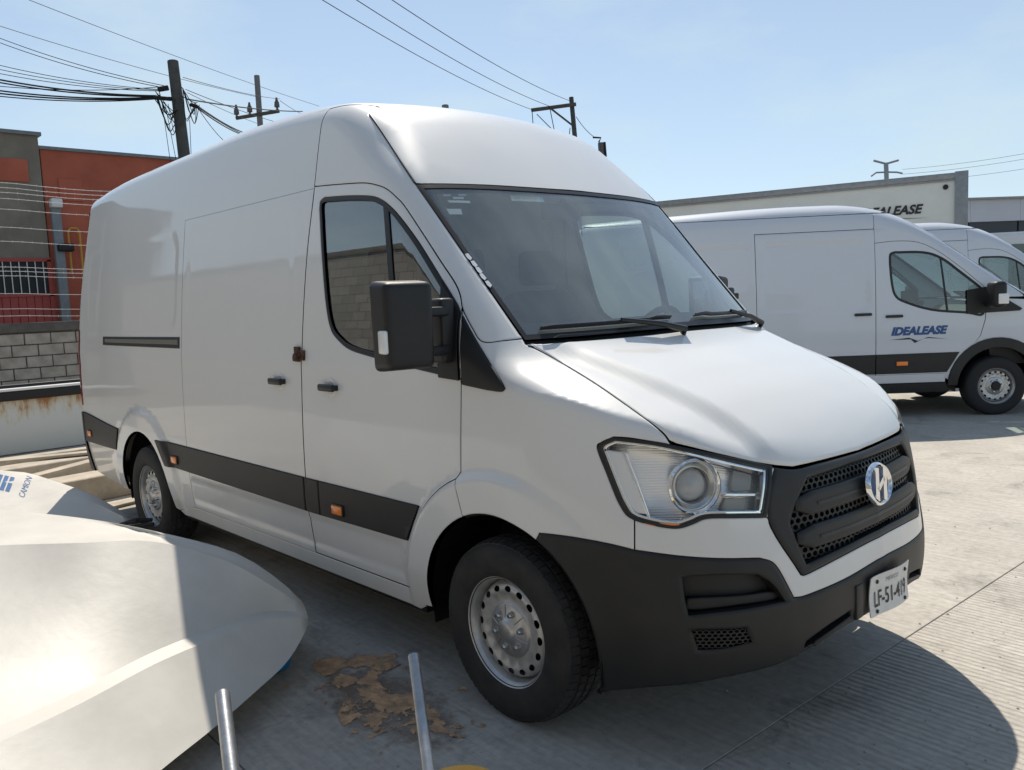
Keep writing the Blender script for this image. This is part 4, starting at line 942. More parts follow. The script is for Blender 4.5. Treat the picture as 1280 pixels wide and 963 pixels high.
def build_far_van():
    B = TB; tv = empty('delivery_van', (0, 0, 0))
    def P(name, q, m, par=tv, **k):
        a = dict(grid=.05, step=.03, gap=.003, roll=.003); a.update(k); return B.panel(name, np.array(q, float), 'S', m, par, **a)
    rz = 2.46; rx = np.linspace(-4.85, -1.12, 24); rail = np.stack([rx, np.full(24, rz)], 1); R3 = B.to_3d('S', rail)
    pt = B.px(spline(np.array([(1112, 263.5), (1130, 272.5), (1160, 291), (1200, 319), (1240, 346.5), (1262, 362)]), n=4), 6, 20, 240)
    # pillar edge in side view, measured along the roof line
    pe = np.array([(-1.12, 2.46), (-1.0, 2.38), (-.74, 2.20), (-.37, 1.93), (.0, 1.655), (.27, 1.45), (.30, 1.40)])
    ts = np.array([(-1.395, 2.10), (-1.15, 2.115), (-.90, 2.09), (-.68, 1.98), (-.45, 1.80), (-.25, 1.62), (-.15, 1.52), (-.135, 1.40)]); tsp = spline(ts, n=4)
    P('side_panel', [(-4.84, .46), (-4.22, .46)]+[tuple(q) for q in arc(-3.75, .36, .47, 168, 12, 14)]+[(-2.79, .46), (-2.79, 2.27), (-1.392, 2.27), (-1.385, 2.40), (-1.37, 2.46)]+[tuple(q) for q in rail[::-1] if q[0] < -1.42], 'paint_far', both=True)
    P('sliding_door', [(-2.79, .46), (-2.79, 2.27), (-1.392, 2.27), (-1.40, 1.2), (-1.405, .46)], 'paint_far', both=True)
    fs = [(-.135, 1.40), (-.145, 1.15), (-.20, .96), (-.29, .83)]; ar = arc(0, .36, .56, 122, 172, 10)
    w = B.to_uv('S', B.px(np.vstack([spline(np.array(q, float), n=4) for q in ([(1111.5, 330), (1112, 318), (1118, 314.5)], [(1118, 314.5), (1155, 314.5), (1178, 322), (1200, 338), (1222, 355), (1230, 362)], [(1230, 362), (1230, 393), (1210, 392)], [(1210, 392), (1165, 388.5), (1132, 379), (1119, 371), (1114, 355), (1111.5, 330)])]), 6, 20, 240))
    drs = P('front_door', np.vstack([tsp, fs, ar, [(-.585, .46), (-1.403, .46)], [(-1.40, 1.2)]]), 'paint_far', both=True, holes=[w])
    L = resample(w, .03); L = L if area(L) > 0 else L[::-1]
    for i, d in enumerate(drs):
        P('window_seal', L, 'trim', d, holes=[offset_loop(L, .022)], off=.002, gap=-.002, skirt=.01, flange=0, mirror=i == 1, grid=.03)
        P('window', offset_loop(L, .012), 'far_glass', d, off=-.01, gap=0, roll=0, skirt=0, mirror=i == 1)
        P('window_divider', [(-.66, 1.93), (-.635, 1.92), (-.56, 1.26), (-.59, 1.265)], 'trim', d, off=-.003, skirt=.01, flange=0, mirror=i == 1)
        sg = 1 if i == 0 else -1; b = MB(); b.box((-1.19, -1.005*sg, 1.225), (.20, .03, .034), bev=.012); b.build('door_handle', 'trim', d)
    b = MB(); b.box((-1.55, -1.005, 1.26), (.20, .03, .034), bev=.012); b.build('door_handle', 'trim', tv)
    ploop = np.vstack([[(-1.392, 2.27), (-1.385, 2.40), (-1.37, 2.46), (-1.2, 2.46)], spline(pe, n=4), [(.10, 1.40), (-.12, 1.40)], tsp[::-1][1:], [(-1.394, 2.2)]])
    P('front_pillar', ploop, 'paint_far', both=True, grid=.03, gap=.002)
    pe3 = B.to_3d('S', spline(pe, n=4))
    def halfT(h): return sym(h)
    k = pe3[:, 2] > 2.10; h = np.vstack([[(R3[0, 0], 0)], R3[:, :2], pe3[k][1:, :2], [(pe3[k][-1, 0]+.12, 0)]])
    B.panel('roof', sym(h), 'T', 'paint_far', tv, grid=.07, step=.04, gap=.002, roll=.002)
    ws = pe3[(pe3[:, 2] <= 2.13)][:, 1:]; h = np.vstack([[(0, ws[0, 1]+.01)], ws, [(0, 1.33)]]); hw = np.vstack([h, h[::-1][1:-1]*np.array([-1, 1])])
    B.panel('windscreen', hw, 'W', 'windscreen', tv, grid=.08, step=.05, gap=.004, roll=0, skirt=.02, flange=.03)
    # wing, bonnet, nose
    wl = np.vstack([B.to_uv('F', B.to_3d('S', np.array([(-.13, 1.39), (.1, 1.385), (.30, 1.37)]))), B.to_uv('F', B.to_3d('T', np.array([(.55, -.80), (.75, -.72)]))), [(.55, .92), (.62, .70)], B.to_uv('F', B.to_3d('S', arc(0, .36, .56, 50, 122, 10))), B.to_uv('F', B.to_3d('S', np.array([(-.20, .96), (-.145, 1.15)])))])
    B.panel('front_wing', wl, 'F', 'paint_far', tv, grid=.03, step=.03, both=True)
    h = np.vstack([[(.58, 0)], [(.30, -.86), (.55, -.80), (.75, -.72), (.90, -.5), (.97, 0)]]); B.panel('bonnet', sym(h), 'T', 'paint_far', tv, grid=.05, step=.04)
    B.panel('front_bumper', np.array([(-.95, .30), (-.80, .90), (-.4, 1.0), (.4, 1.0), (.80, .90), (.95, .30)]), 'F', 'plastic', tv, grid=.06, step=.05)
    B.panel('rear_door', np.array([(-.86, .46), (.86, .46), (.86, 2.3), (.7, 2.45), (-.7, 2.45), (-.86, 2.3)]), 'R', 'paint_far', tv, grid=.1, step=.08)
    # cladding and arches
    def cl(name, q, m='plastic', off=.012, par=tv): P(name, q, m, par, both=True, off=off, gap=0, skirt=.02, flange=0, roll=.005, thick=1)
    cl('lower_cladding', [(-3.25, .54), (-1.41, .54), (-1.41, .775), (-3.25, .775)]); cl('lower_cladding', [(-1.40, .54), (-.58, .54), (-.44, .775), (-1.40, .775)])
    cl('sill', [(-3.25, .425), (-.60, .425), (-.60, .525), (-3.25, .525)], 'paint_far', .016); cl('sill_under', [(-3.25, .30), (-.55, .30), (-.58, .415), (-3.25, .415)], 'plastic', .004)
    for xc in (0., -3.75): cl('arch_trim', np.vstack([arc(xc, .36, .57, 178, 2, 20), arc(xc, .36, .455, 2, 178, 20)]), off=.018)
    for xc, d in ((-1.105, .66),):
        for sg in (1, -1): b = MB(); b.box((xc, -1.014*sg, d), (.13, .03, .05), bev=.006); b.build('side_marker', 'amber', tv)
    # mirror
    for sg in (1, -1):
        b = MB(); b.box((-.12, -1.20*sg, 1.44), (.15, .22, .30), bev=.045, seg=3); b.box((-.1, -1.05*sg, 1.33), (.12, .16, .07), bev=.02); mo = b.build('door_mirror', 'plastic', tv)
        b = MB(); b.box((-.095, -1.295*sg, 1.39), (.12, .04, .12), bev=.012); b.build('indicator_lens', 'lamp_white', mo)
        P('mirror_sail', [(-.36, 1.50), (-.14, 1.53), (.27, 1.26), (.24, 1.235), (-.36, 1.22)], 'plastic', mirror=sg < 0, off=.014, gap=0, skirt=.02, flange=0, roll=.004, thick=1)
    for x in (0., -3.75):
        for sg in (1, -1):
            w_ = make_wheel(tv, (x, -.87*sg, .35), far=True, nh=16); 
            if sg < 0: w_.rotation_euler = (0, 0, math.pi)
            b = MB(); b.lathe([(.0, -.112), (.05, -.112), (.055, -.10), (.058, -.07)], n=24)
            for v in b.bm.verts: v.co = Vector((v.co.x, v.co.z, v.co.y))
            b.build('hub_cap', 'black', w_)
    for xc in (0., -3.75):
        for sg in (1, -1):
            V = []; n = 14
            for i in range(n+1):
                a = math.radians(-8+196*i/n)
                for y in (-.97, -.62): V.append((xc+.47*math.cos(a), y*sg, .36+.47*math.sin(a)))
            F = [(2*i, 2*i+1, 2*i+3, 2*i+2) for i in range(n)]; V += [(xc+.47*math.cos(math.radians(-8+196*i/n)), -.62*sg, .36+.47*math.sin(math.radians(-8+196*i/n))) for i in range(n+1)]; F.append(tuple(range(2*n+2, 3*n+3)))
            mesh('wheel_house', V, F, tv, 'black')
    b = MB(); b.box((-1.9, 0, .33), (2.6, 1.86, .06)); b.box((-2., 0, .36), (5.6, 1.15, .06)); b.build('underbody', 'black', tv)
    b = MB(); b.box((-1.36, 0, 1.4), (.04, 1.7, 1.9)); b.build('bulkhead', 'cabin_dark', tv)
    b = MB(); b.prism([(.62, 1.28), (.1, 1.30), (-.1, 1.2), (0, .6), (.62, .6)], 1.7, Matrix(((1, 0, 0, 0), (0, 0, 1, -.85), (0, 1, 0, 0), (0, 0, 0, 1)))); b.build('dashboard', 'cabin_dark', tv)
    for y in (.45, -.42):
        b = MB(); b.box((-1.1, y, 1.25), (.17, .52, .75), Matrix.Rotation(math.radians(-10), 3, 'Y'), bev=.05); b.box((-.85, y, .9), (.5, .52, .2), bev=.05); b.box((-1.18, y, 1.72), (.1, .26, .2), bev=.03); b.build('seat', 'cabin_beige', tv)
    # door lettering
    def letters(s, size, x, z, m, shear=.28, sx=1.):
        me = text_mesh(s, size, shear=shear, bold=.006*size/.1); q = np.array([(v.co.x*sx+x, v.co.y+z) for v in me.vertices]); Q, N = B.at('S', q, .003)
        for v, c in zip(me.vertices, Q): v.co = c
        return link('door_lettering', me, tv, m)
    letters('IDEALEASE', .128, -.915, 1.04, mat('idea_blue', (.03, .09, .25), rough=.4), sx=1.02)
    P('lettering_swoosh', [(-1.24, .945), (-1.02, .965), (-.92, .925), (-.80, .965), (-.58, .935), (-.80, .953), (-.86, .945), (-.955, .90), (-1.0, .945)], 'ink', off=.003, gap=0, roll=0, skirt=0)
    return tv
tv1 = build_far_van(); tv1.location = T_POS; tv1.rotation_euler = (0, 0, T_YAW)
tag(tv1, 'white van with blue IDEALEASE door lettering and all its side showing', 'van', 'white lease vans in the far row')
tv2 = copy_tree(tv1); tag(tv2, 'white van mostly hidden behind the van with the blue door lettering', 'van', 'white lease vans in the far row')
c, s = math.cos(T_YAW), math.sin(T_YAW); q = CAM+rays([(1208, 293)])[0]*13.6; lx, ly = -1.392, -.86
tv2.location = (q[0]-(c*lx-s*ly), q[1]-(s*lx+c*ly), 0)
# ================================================================== box truck behind them
mat('box_cream', (.70, .69, .63), rough=.45, var=.08, vscale=2.); mat('alu', (.30, .30, .30), rough=.45, metal=.5, var=.2, vscale=12)
tk = empty('box_truck', (-3.75, 15.3, 0), math.radians(19), label='box truck with tall cream cargo body, black IDEALEASE lettering and grey roof rail', cat='truck')
LB, WB, ZB_, ZT = 8.6, 2.5, 1.05, 3.80
b = MB(); b.box((-LB/2, WB/2, (ZB_+ZT)/2), (LB-.04, WB-.04, ZT-ZB_-.04)); b.build('cargo_box', 'box_cream', tk)
for y in (0., WB):
    for z in (ZT-.08, ZB_+.06): b = MB(); b.box((-LB/2, y, z), (LB, .05, .12 if z > 2 else .14), bev=.008); b.build('side_rail', 'alu', tk)
    for x in (0., -LB): b = MB(); b.box((x-.11 if x == 0 else x+.11, y, (ZB_+ZT)/2), (.24, .07, ZT-ZB_), bev=.01); b.build('corner_post', 'alu', tk)
b = MB(); b.box((-LB/2, -.018, ZT-.165), (LB-.3, .012, .035)); b.build('rivet_strip', 'alu', tk)
tn = np.array([math.sin(tk.rotation_euler.z), -math.cos(tk.rotation_euler.z), 0]); tp = on_plane([(1111, 265), (1112, 276), (1182, 234)], tn, np.array(tk.location)@tn); tux = np.array([math.cos(tk.rotation_euler.z), math.sin(tk.rotation_euler.z), 0])
tl = [((q-np.array(tk.location))@tux, q[2]) for q in tp]
me = text_mesh('IDEALEASE', .25, shear=.28, bold=.009); o = link('box_lettering', me, tk, 'ink'); o.matrix_local = Matrix(((1, 0, 0, tl[0][0]), (0, 0, -1, -.004), (0, 1, 0, tl[0][1]), (0, 0, 0, 1)))
b = MB(); b.prism([(-1.05, -.02), (-.2, .04), (.0, -.05), (.2, .04), (.95, .0), (.2, .02), (0, -.11), (-.25, .0)], .006, Matrix(((.75, 0, 0, tl[1][0]), (0, 0, -1, .012), (0, .75, 0, tl[1][1]), (0, 0, 0, 1)))); b.build('box_swoosh', 'ink', tk)
b = MB(); b.lathe([(0, .02), (.045, .02), (.055, -.03)], (tl[2][0], 0, tl[2][1]), 'y', 20); b.build('side_lamp', 'black', tk)
b = MB(); b.box((-LB/2, WB/2, .85), (LB-.4, .9, .25)); b.build('chassis', 'black', tk)
for x in (-1.4, -6.9):
    for y in (.25, WB-.25): w_ = make_wheel(tk, (x, y, .5), R=.5, far=True); w_.rotation_euler = (0, 0, 0 if y < 1 else math.pi)
b = MB(); b.box((-LB-1.0, WB/2, 1.6), (1.7, 2.3, 2.0), bev=.12, seg=3); b.build('cab', 'paint_far', tk)
# white truck cab at the edge of the picture
ck = empty('white_truck', (0, 0, 0), label='white truck cab with pale roof visor showing past the vans', cat='truck')
q0 = CAM+rays([(1228, 292)])[0]*19.; ck.location = (q0[0], q0[1], 0); ck.rotation_euler = (0, 0, T_YAW-.15)
zt = q0[2]
b = MB(); b.prism([(0, .55), (2.05, .55), (2.1, 1.35), (1.75, zt-.12), (1.55, zt), (0, zt)], 2.2, Matrix(((1, 0, 0, 0), (0, 0, 1, 0), (0, 1, 0, 0), (0, 0, 0, 1)))); bmesh.ops.bevel(b.bm, geom=list(b.bm.edges), offset=.06, segments=2, affect='EDGES'); cb_ = b.build('cab', 'paint_far', ck)
b = MB(); b.box((1.80, 1.1, zt-.10), (.55, 2.1, .05), Matrix.Rotation(.12, 3, 'Y'), bev=.015); b.build('roof_visor', 'white_plastic', ck)
b = MB(); b.prism([(.55, 1.45), (1.95, 1.45), (1.72, zt-.28), (.55, zt-.28)], .02, Matrix(((1, 0, 0, 0), (0, 0, 1, -.015), (0, 1, 0, 0), (0, 0, 0, 1)))); b.build('side_window', mat('cab_glass', (.03, .06, .055), rough=.05, coat=1.), ck)
Mw = Matrix(((-.28, 0, .96, 2.105), (0, 1, 0, .08), (.96, 0, .28, 1.42), (0, 0, 0, 1))); b = MB(); b.prism([(0, 0), (zt-1.72, 0.06), (zt-1.72, 1.98), (0, 2.04)], .02, Mw); b.build('windscreen', 'cab_glass', ck)
for x in (.9,):
    for y in (.1, 2.1): w_ = make_wheel(ck, (x, y, .42), R=.42, far=True); w_.rotation_euler = (0, 0, 0 if y < 1 else math.pi)
# warehouse
mat('cladding', (.55, .57, .62), rough=.6, var=.06, vscale=.6)
wh = empty('warehouse', (0, 0, 0), label='long pale grey warehouse with a dark window band below its eaves', cat='building')
w0 = CAM+rays([(1150, 262)])[0]*46.; wdir = np.array([.60, .80, 0.]); wn = np.array([-.8, .6, 0]); ztop = 6.05
Mw = Matrix(((wdir[0], wn[0], 0, w0[0]), (wdir[1], wn[1], 0, w0[1]), (0, 0, 1, 0), (0, 0, 0, 1)))
for k in range(8):
    b = MB(); b.box((1.5+3*k, .1, (ztop+4.85)/2), (2.985, .16, ztop-4.85)); bmesh.ops.transform(b.bm, matrix=Mw, verts=b.bm.verts); b.build('facade_panel', 'cladding', wh)
    b = MB(); b.box((1.5+3*k, .22, 4.45), (2.9, .06, .75)); bmesh.ops.transform(b.bm, matrix=Mw, verts=b.bm.verts); b.build('window_band', mat('band_glass', (.02, .025, .035), rough=.15) if 'band_glass' not in MAT else 'band_glass', wh)
b = MB(); b.box((12, 6., 2.0), (24, 11.6, 4.1)); bmesh.ops.transform(b.bm, matrix=Mw, verts=b.bm.verts); b.build('lower_wall', 'cladding', wh)
b = MB(); b.box((12, 6.1, 5.0), (24, 11.4, 1.9)); bmesh.ops.transform(b.bm, matrix=Mw, verts=b.bm.verts); b.build('upper_core', 'alu', wh)
b = MB(); b.box((12, 5.9, ztop+.06), (24.3, 12.2, .12)); bmesh.ops.transform(b.bm, matrix=Mw, verts=b.bm.verts); b.build('roof_edge', 'alu', wh)
# ================================================================== yard: slabs with real joints over one ground sheet
def concrete(name, groove, col=(.45, .42, .37)):
    m = mat(name, col, rough=.88); t = m.node_tree; b = t.nodes['Principled BSDF']; N = t.nodes.new; Lk = t.links.new
    tc = N('ShaderNodeTexCoord'); geo = N('ShaderNodeNewGeometry')
    mp = N('ShaderNodeMapping'); mp.inputs['Rotation'].default_value = (0, 0, math.radians(2.7)); Lk(geo.outputs['Position'], mp.inputs[0])
    n1 = N('ShaderNodeTexNoise'); n1.inputs['Scale'].default_value = .8; n1.inputs['Detail'].default_value = 9; n1.inputs['Roughness'].default_value = .65; Lk(mp.outputs[0], n1.inputs['Vector'])
    n2 = N('ShaderNodeTexNoise'); n2.inputs['Scale'].default_value = 28; n2.inputs['Detail'].default_value = 6; Lk(mp.outputs[0], n2.inputs['Vector'])
    ms = N('ShaderNodeMapping'); ms.inputs['Scale'].default_value = (2.2, 26, 1); Lk(mp.outputs[0], ms.inputs[0])
    n3 = N('ShaderNodeTexNoise'); n3.inputs['Scale'].default_value = 1.4; n3.inputs['Detail'].default_value = 6; Lk(ms.outputs[0], n3.inputs['Vector'])
    r = N('ShaderNodeValToRGB'); r.color_ramp.elements[0].position = .32; r.color_ramp.elements[1].position = .70
    r.color_ramp.elements[0].color = (*[c*.80 for c in col], 1); r.color_ramp.elements[1].color = (*[c*1.12 for c in col], 1); Lk(n1.outputs['Fac'], r.inputs[0])
    def mul(a, fac, lo, hi):
        mr = N('ShaderNodeMapRange'); mr.inputs['From Min'].default_value = .3; mr.inputs['From Max'].default_value = .7; mr.inputs['To Min'].default_value = lo; mr.inputs['To Max'].default_value = hi; Lk(fac, mr.inputs['Value'])
        mx = N('ShaderNodeMix'); mx.data_type = 'RGBA'; mx.blend_type = 'MULTIPLY'; mx.inputs['Factor'].default_value = 1; Lk(a, mx.inputs['A']); Lk(mr.outputs[0], mx.inputs['B']); return mx.outputs['Result']
    c1 = mul(r.outputs[0], n2.outputs['Fac'], .86, 1.08); c1 = mul(c1, n3.outputs['Fac'], .86, 1.10)
    # old oil and tyre stains with shapes of their own
    n4 = N('ShaderNodeTexNoise'); n4.inputs['Scale'].default_value = 1.9; n4.inputs['Detail'].default_value = 10; n4.inputs['Roughness'].default_value = .72; n4.inputs['Distortion'].default_value = .6; Lk(mp.outputs[0], n4.inputs['Vector'])
    st = N('ShaderNodeMapRange'); st.inputs['From Min'].default_value = .54; st.inputs['From Max'].default_value = .74; st.inputs['To Min'].default_value = 1.; st.inputs['To Max'].default_value = .52; Lk(n4.outputs['Fac'], st.inputs['Value'])
    mxs = N('ShaderNodeMix'); mxs.data_type = 'RGBA'; mxs.blend_type = 'MULTIPLY'; mxs.inputs['Factor'].default_value = 1; Lk(c1, mxs.inputs['A']); Lk(st.outputs[0], mxs.inputs['B']); c1 = mxs.outputs['Result']
    vo = N('ShaderNodeTexVoronoi'); vo.feature = 'DISTANCE_TO_EDGE'; vo.inputs['Scale'].default_value = .55; nd = N('ShaderNodeTexNoise'); nd.inputs['Scale'].default_value = 3; nd.inputs['Detail'].default_value = 6; Lk(mp.outputs[0], nd.inputs['Vector'])
    vm = N('ShaderNodeMix'); vm.data_type = 'VECTOR'; vm.inputs['Factor'].default_value = .22; Lk(mp.outputs[0], vm.inputs['A']); Lk(nd.outputs['Color'], vm.inputs['B']); Lk(vm.outputs['Result'], vo.inputs['Vector'])
    cr = N('ShaderNodeMapRange'); cr.inputs['From Min'].default_value = .0; cr.inputs['From Max'].default_value = .0035; cr.inputs['To Min'].default_value = .45; cr.inputs['To Max'].default_value = 1.; Lk(vo.outputs['Distance'], cr.inputs['Value'])
    mxc = N('ShaderNodeMix'); mxc.data_type = 'RGBA'; mxc.blend_type = 'MULTIPLY'; mxc.inputs['Factor'].default_value = .22; Lk(c1, mxc.inputs['A']); Lk(cr.outputs[0], mxc.inputs['B']); c1 = mxc.outputs['Result']
    Lk(c1, b.inputs['Base Color'])
    # broom / tine grooves running along x, broken up by noise
    wv = N('ShaderNodeTexWave'); wv.wave_type = 'BANDS'; wv.bands_direction = 'Y'; wv.inputs['Scale'].default_value = 8.5 if groove else 22; wv.inputs['Distortion'].default_value = 2.2; wv.inputs['Detail'].default_value = 4; wv.inputs['Detail Scale'].default_value = 2.2; wv.inputs['Detail Roughness'].default_value = .7
    Lk(mp.outputs[0], wv.inputs['Vector'])
    ad = N('ShaderNodeMath'); ad.operation = 'MULTIPLY'; Lk(wv.outputs['Fac'], ad.inputs[0]); Lk(n1.outputs['Fac'], ad.inputs[1])
    b1 = N('ShaderNodeBump'); b1.inputs['Strength'].default_value = .9 if groove else .12; b1.inputs['Distance'].default_value = .012 if groove else .004; Lk(ad.outputs[0], b1.inputs['Height'])
    b2 = N('ShaderNodeBump'); b2.inputs['Strength'].default_value = .35; b2.inputs['Distance'].default_value = .004; Lk(n2.outputs['Fac'], b2.inputs['Height']); Lk(b1.outputs[0], b2.inputs['Normal']); Lk(b2.outputs[0], b.inputs['Normal'])
    return m
concrete('concrete', False); concrete('concrete_tined', True); mat('soil', (.20, .185, .16), rough=.95, var=.25, vscale=.5, bump=.4, bscale=4)
mat('joint', (.12, .11, .10), rough=.95)
b = MB(); b.quad((-1500, -1500, -.14), (1500, -1500, -.14), (1500, 1500, -.14), (-1500, 1500, -.14)); tag(b.build('ground', 'soil'), kind='structure')
yard = empty('yard_pavement', (0, 0, 0), kind='structure')
SA = math.radians(2.7); jx = .775
shared = {}
def slab_mesh(w, h, m):
    k = (w, h, m)
    if k not in shared:
        b = MB(); b.box((0, 0, -.06), (w-.005, h-.005, .12), bev=.002, seg=1); me = bpy.data.meshes.new('slab'); bmesh.ops.recalc_face_normals(b.bm, faces=b.bm.faces); b.bm.to_mesh(me); b.bm.free(); me.materials.append(MAT[m]); shared[k] = me
    return shared[k]
SWD, SLN = 3.6, 4.5
for i in range(-4, 3):
    for j in range(-3, 6):
        o = bpy.data.objects.new('slab', slab_mesh(SWD, SLN, 'concrete_tined' if i in (0, 1) else 'concrete')); COL.objects.link(o); o.parent = yard
        x, y = jx+SWD*(i+.5), -1.9+SLN*(j+.5); ca, sa = math.cos(SA), math.sin(SA)
        o.location = (jx+(x-jx)*ca+y*sa, -(x-jx)*sa+y*ca, random.uniform(-.002, .002)); o.rotation_euler = (0, 0, -SA)
b = MB(); b.quad((-22, -18, -.05), (14, -18, -.05), (14, 50, -.05), (-22, 50, -.05)); bmesh.ops.translate(b.bm, vec=(0, 0, .03), verts=b.bm.verts); b.build('bedding', 'joint', yard)
b = MB(); b.box((-4, 42, -.08), (60, 24, .12)); o = b.build('far_apron', 'concrete', yard)
# --- dried mud on the slab: small raised flakes
def mud():
    from mathutils import noise
    c0 = ground([(470, 870)])[0]; V = []; F = []; idx = {}
    st = .006; stain = ground([(392, 826), (440, 820), (492, 818), (500, 832), (470, 845), (478, 868), (520, 872), (548, 892), (582, 912), (580, 924), (552, 922), (520, 905), (490, 912), (462, 924), (430, 915), (420, 895), (432, 872), (410, 850), (390, 838)])[:, :2]
    lo, hi = stain.min(0), stain.max(0)
    for i in range(int((hi[0]-lo[0])/st)):
        for j in range(int((hi[1]-lo[1])/st)):
            x, y = lo[0]+i*st, lo[1]+j*st
            inside = in_poly(np.array([[x, y]]), stain)[0]
            n = noise.fractal(Vector((x*8, y*8, 3.)), .65, 2., 7)+(.22 if inside else -.50)
            if n < .06: continue
            vs = []
            for dx, dy in ((0, 0), (1, 0), (1, 1), (0, 1)):
                k = (i+dx, j+dy)
                if k not in idx:
                    xx, yy = lo[0]+k[0]*st, lo[1]+k[1]*st; h = noise.fractal(Vector((xx*30, yy*30, 1.)), .8, 2., 4)
                    idx[k] = len(V); V.append((xx+random.uniform(-.002, .002), yy+random.uniform(-.002, .002), .0025+max(0, h+.2)*.005))
                vs.append(idx[k])
            F.append(vs)
    mat('mud', (.66, .40, .22), rough=.95, col2=(.34, .22, .14), vscale=16, bump=.4, bscale=90)
    o = tag(mesh('dried_mud', V, F, None, 'mud', smooth=True), 'patch of dried orange mud on the slab beside the front wheel', 'mud', kind='stuff')
    # thin dusty film round the flakes, breaking up towards its rim
    c = stain.mean(0); m = bpy.data.materials.new('mud_film'); m.use_nodes = True; t = m.node_tree; b = t.nodes['Principled BSDF']; b.inputs['Base Color'].default_value = (.24, .17, .115, 1); b.inputs['Roughness'].default_value = .95
    g = t.nodes.new('ShaderNodeNewGeometry'); nz = t.nodes.new('ShaderNodeTexNoise'); nz.inputs['Scale'].default_value = 9; nz.inputs['Detail'].default_value = 9; nz.inputs['Roughness'].default_value = .7; t.links.new(g.outputs['Position'], nz.inputs['Vector'])
    at = t.nodes.new('ShaderNodeAttribute'); at.attribute_name = 'rim'; su = t.nodes.new('ShaderNodeMath'); su.operation = 'ADD'; t.links.new(nz.outputs['Fac'], su.inputs[0]); t.links.new(at.outputs['Fac'], su.inputs[1])
    mr = t.nodes.new('ShaderNodeMapRange'); mr.inputs['From Min'].default_value = .62; mr.inputs['From Max'].default_value = .95; mr.inputs['To Max'].default_value = .75; t.links.new(su.outputs[0], mr.inputs['Value']); t.links.new(mr.outputs[0], b.inputs['Alpha']); MAT['mud_film'] = m
    cv = np.cov((stain-c).T); ev_, em_ = np.linalg.eigh(cv); nS = 40; VV = [(c[0], c[1], .0018)]; at_ = [.40]
    for f_, a_ in ((.7, .34), (1.3, .20), (1.9, .02), (2.6, -.35)):
        for k in range(nS):
            a = 2*math.pi*k/nS; q = c+em_@(np.sqrt(ev_)*f_*np.array([math.cos(a), math.sin(a)])); VV.append((q[0], q[1], .0018)); at_.append(a_)
    FF = [(0, 1+i, 1+(i+1) % nS) for i in range(nS)]+[(1+r*nS+i, 1+(r+1)*nS+i, 1+(r+1)*nS+(i+1) % nS, 1+r*nS+(i+1) % nS) for r in range(3) for i in range(nS)]
    fo_ = mesh('mud_film', VV, FF, o, 'mud_film'); a = fo_.data.attributes.new('rim', 'FLOAT', 'POINT'); a.data.foreach_set('value', at_)
mud()
# grit and small litter scattered over the slab
mat('grit', (.42, .39, .34), rough=.9, var=.4, vscale=40)
V = []; F = []
for k in range(420):
    q = ground([(random.uniform(300, 1280), random.uniform(560, 963))])[0]; r = random.uniform(.003, .008); a0 = random.uniform(0, 6); b0 = len(V)
    for a in range(5): V.append((q[0]+r*math.cos(a0+a*1.257), q[1]+r*math.sin(a0+a*1.257)*random.uniform(.6, 1), .001))
    V.append((q[0], q[1], r*.9)); F += [(b0+a, b0+(a+1) % 5, b0+5) for a in range(5)]
tag(mesh('grit', V, F, None, 'grit'), 'loose grit scattered over the concrete slabs', 'grit', kind='stuff')
# ================================================================== fibreglass roof fairings lying in front of the rear wheel
def loft(rows, nl=40, sub=6, crease=()):
    """rows of points (k across) -> smooth surface"""
    R = []
    for r in rows: 
        s_ = spline(np.array(r, float), n=10); d = np.r_[0, np.cumsum(np.linalg.norm(np.diff(s_, axis=0), axis=1))]; t = np.linspace(0, d[-1], nl)
        R.append(np.stack([np.interp(t, d, s_[:, i]) for i in range(3)], 1))
    return np.array(R)
def PZ(x, y, z): return tuple(ground([(x, y)], z)[0])
mat('gelcoat', (.60, .575, .525), rough=.48, col2=(.52, .50, .455), vscale=3, bump=.10, bscale=18, coat=.06)
def fairing(rowsA, name, label, far_drop, nl=44):
    R = loft(rowsA, nl); n, m_, _ = R.shape
    # rounded bulges between the listed rows
    fine = []
    for j in range(m_):
        col = R[:, j]; out = [col[0]]
        for i in range(n-1):
            for t in (.2, .5, .8, 1.): out.append(col[i]+(col[i+1]-col[i])*t)
        fine.append(out)
    G = np.array(fine)            # m_ x rows x 3
    back = []
    for j in range(m_):
        a = G[j, 0]; back.append([a+np.array(far_drop)*t+np.array([0, 0, -a[2]*.9*t*t]) for t in (1., .75, .5, .25, .1)])
    under = np.array([[G[j, -1]+np.array([-.03, 0, .012]), G[j, -1]+np.array([-.10, 0, .03])] for j in range(m_)])
    G = np.concatenate([np.array(back), G, under], 1); r_ = G.shape[1]
    V = G.reshape(-1, 3); F = [(j*r_+i, j*r_+i+1, (j+1)*r_+i+1, (j+1)*r_+i) for j in range(m_-1) for i in range(r_-1)]
    o = empty(name, (float(V[:, 0].mean()), float(V[:, 1].mean()), 0), label=label, cat='fairing', group='fibreglass roof fairings'); V = V-np.array(o.location)
    sh = mesh('shell', V, F, o, 'gelcoat'); me = sh.data; me.polygons.foreach_set('use_smooth', [True]*len(me.polygons)); me.set_sharp_from_angle(angle=math.radians(24))
    md = sh.modifiers.new('thickness', 'SOLIDIFY'); md.thickness = .006; md.offset = -1
    return o, np.array(o.location)
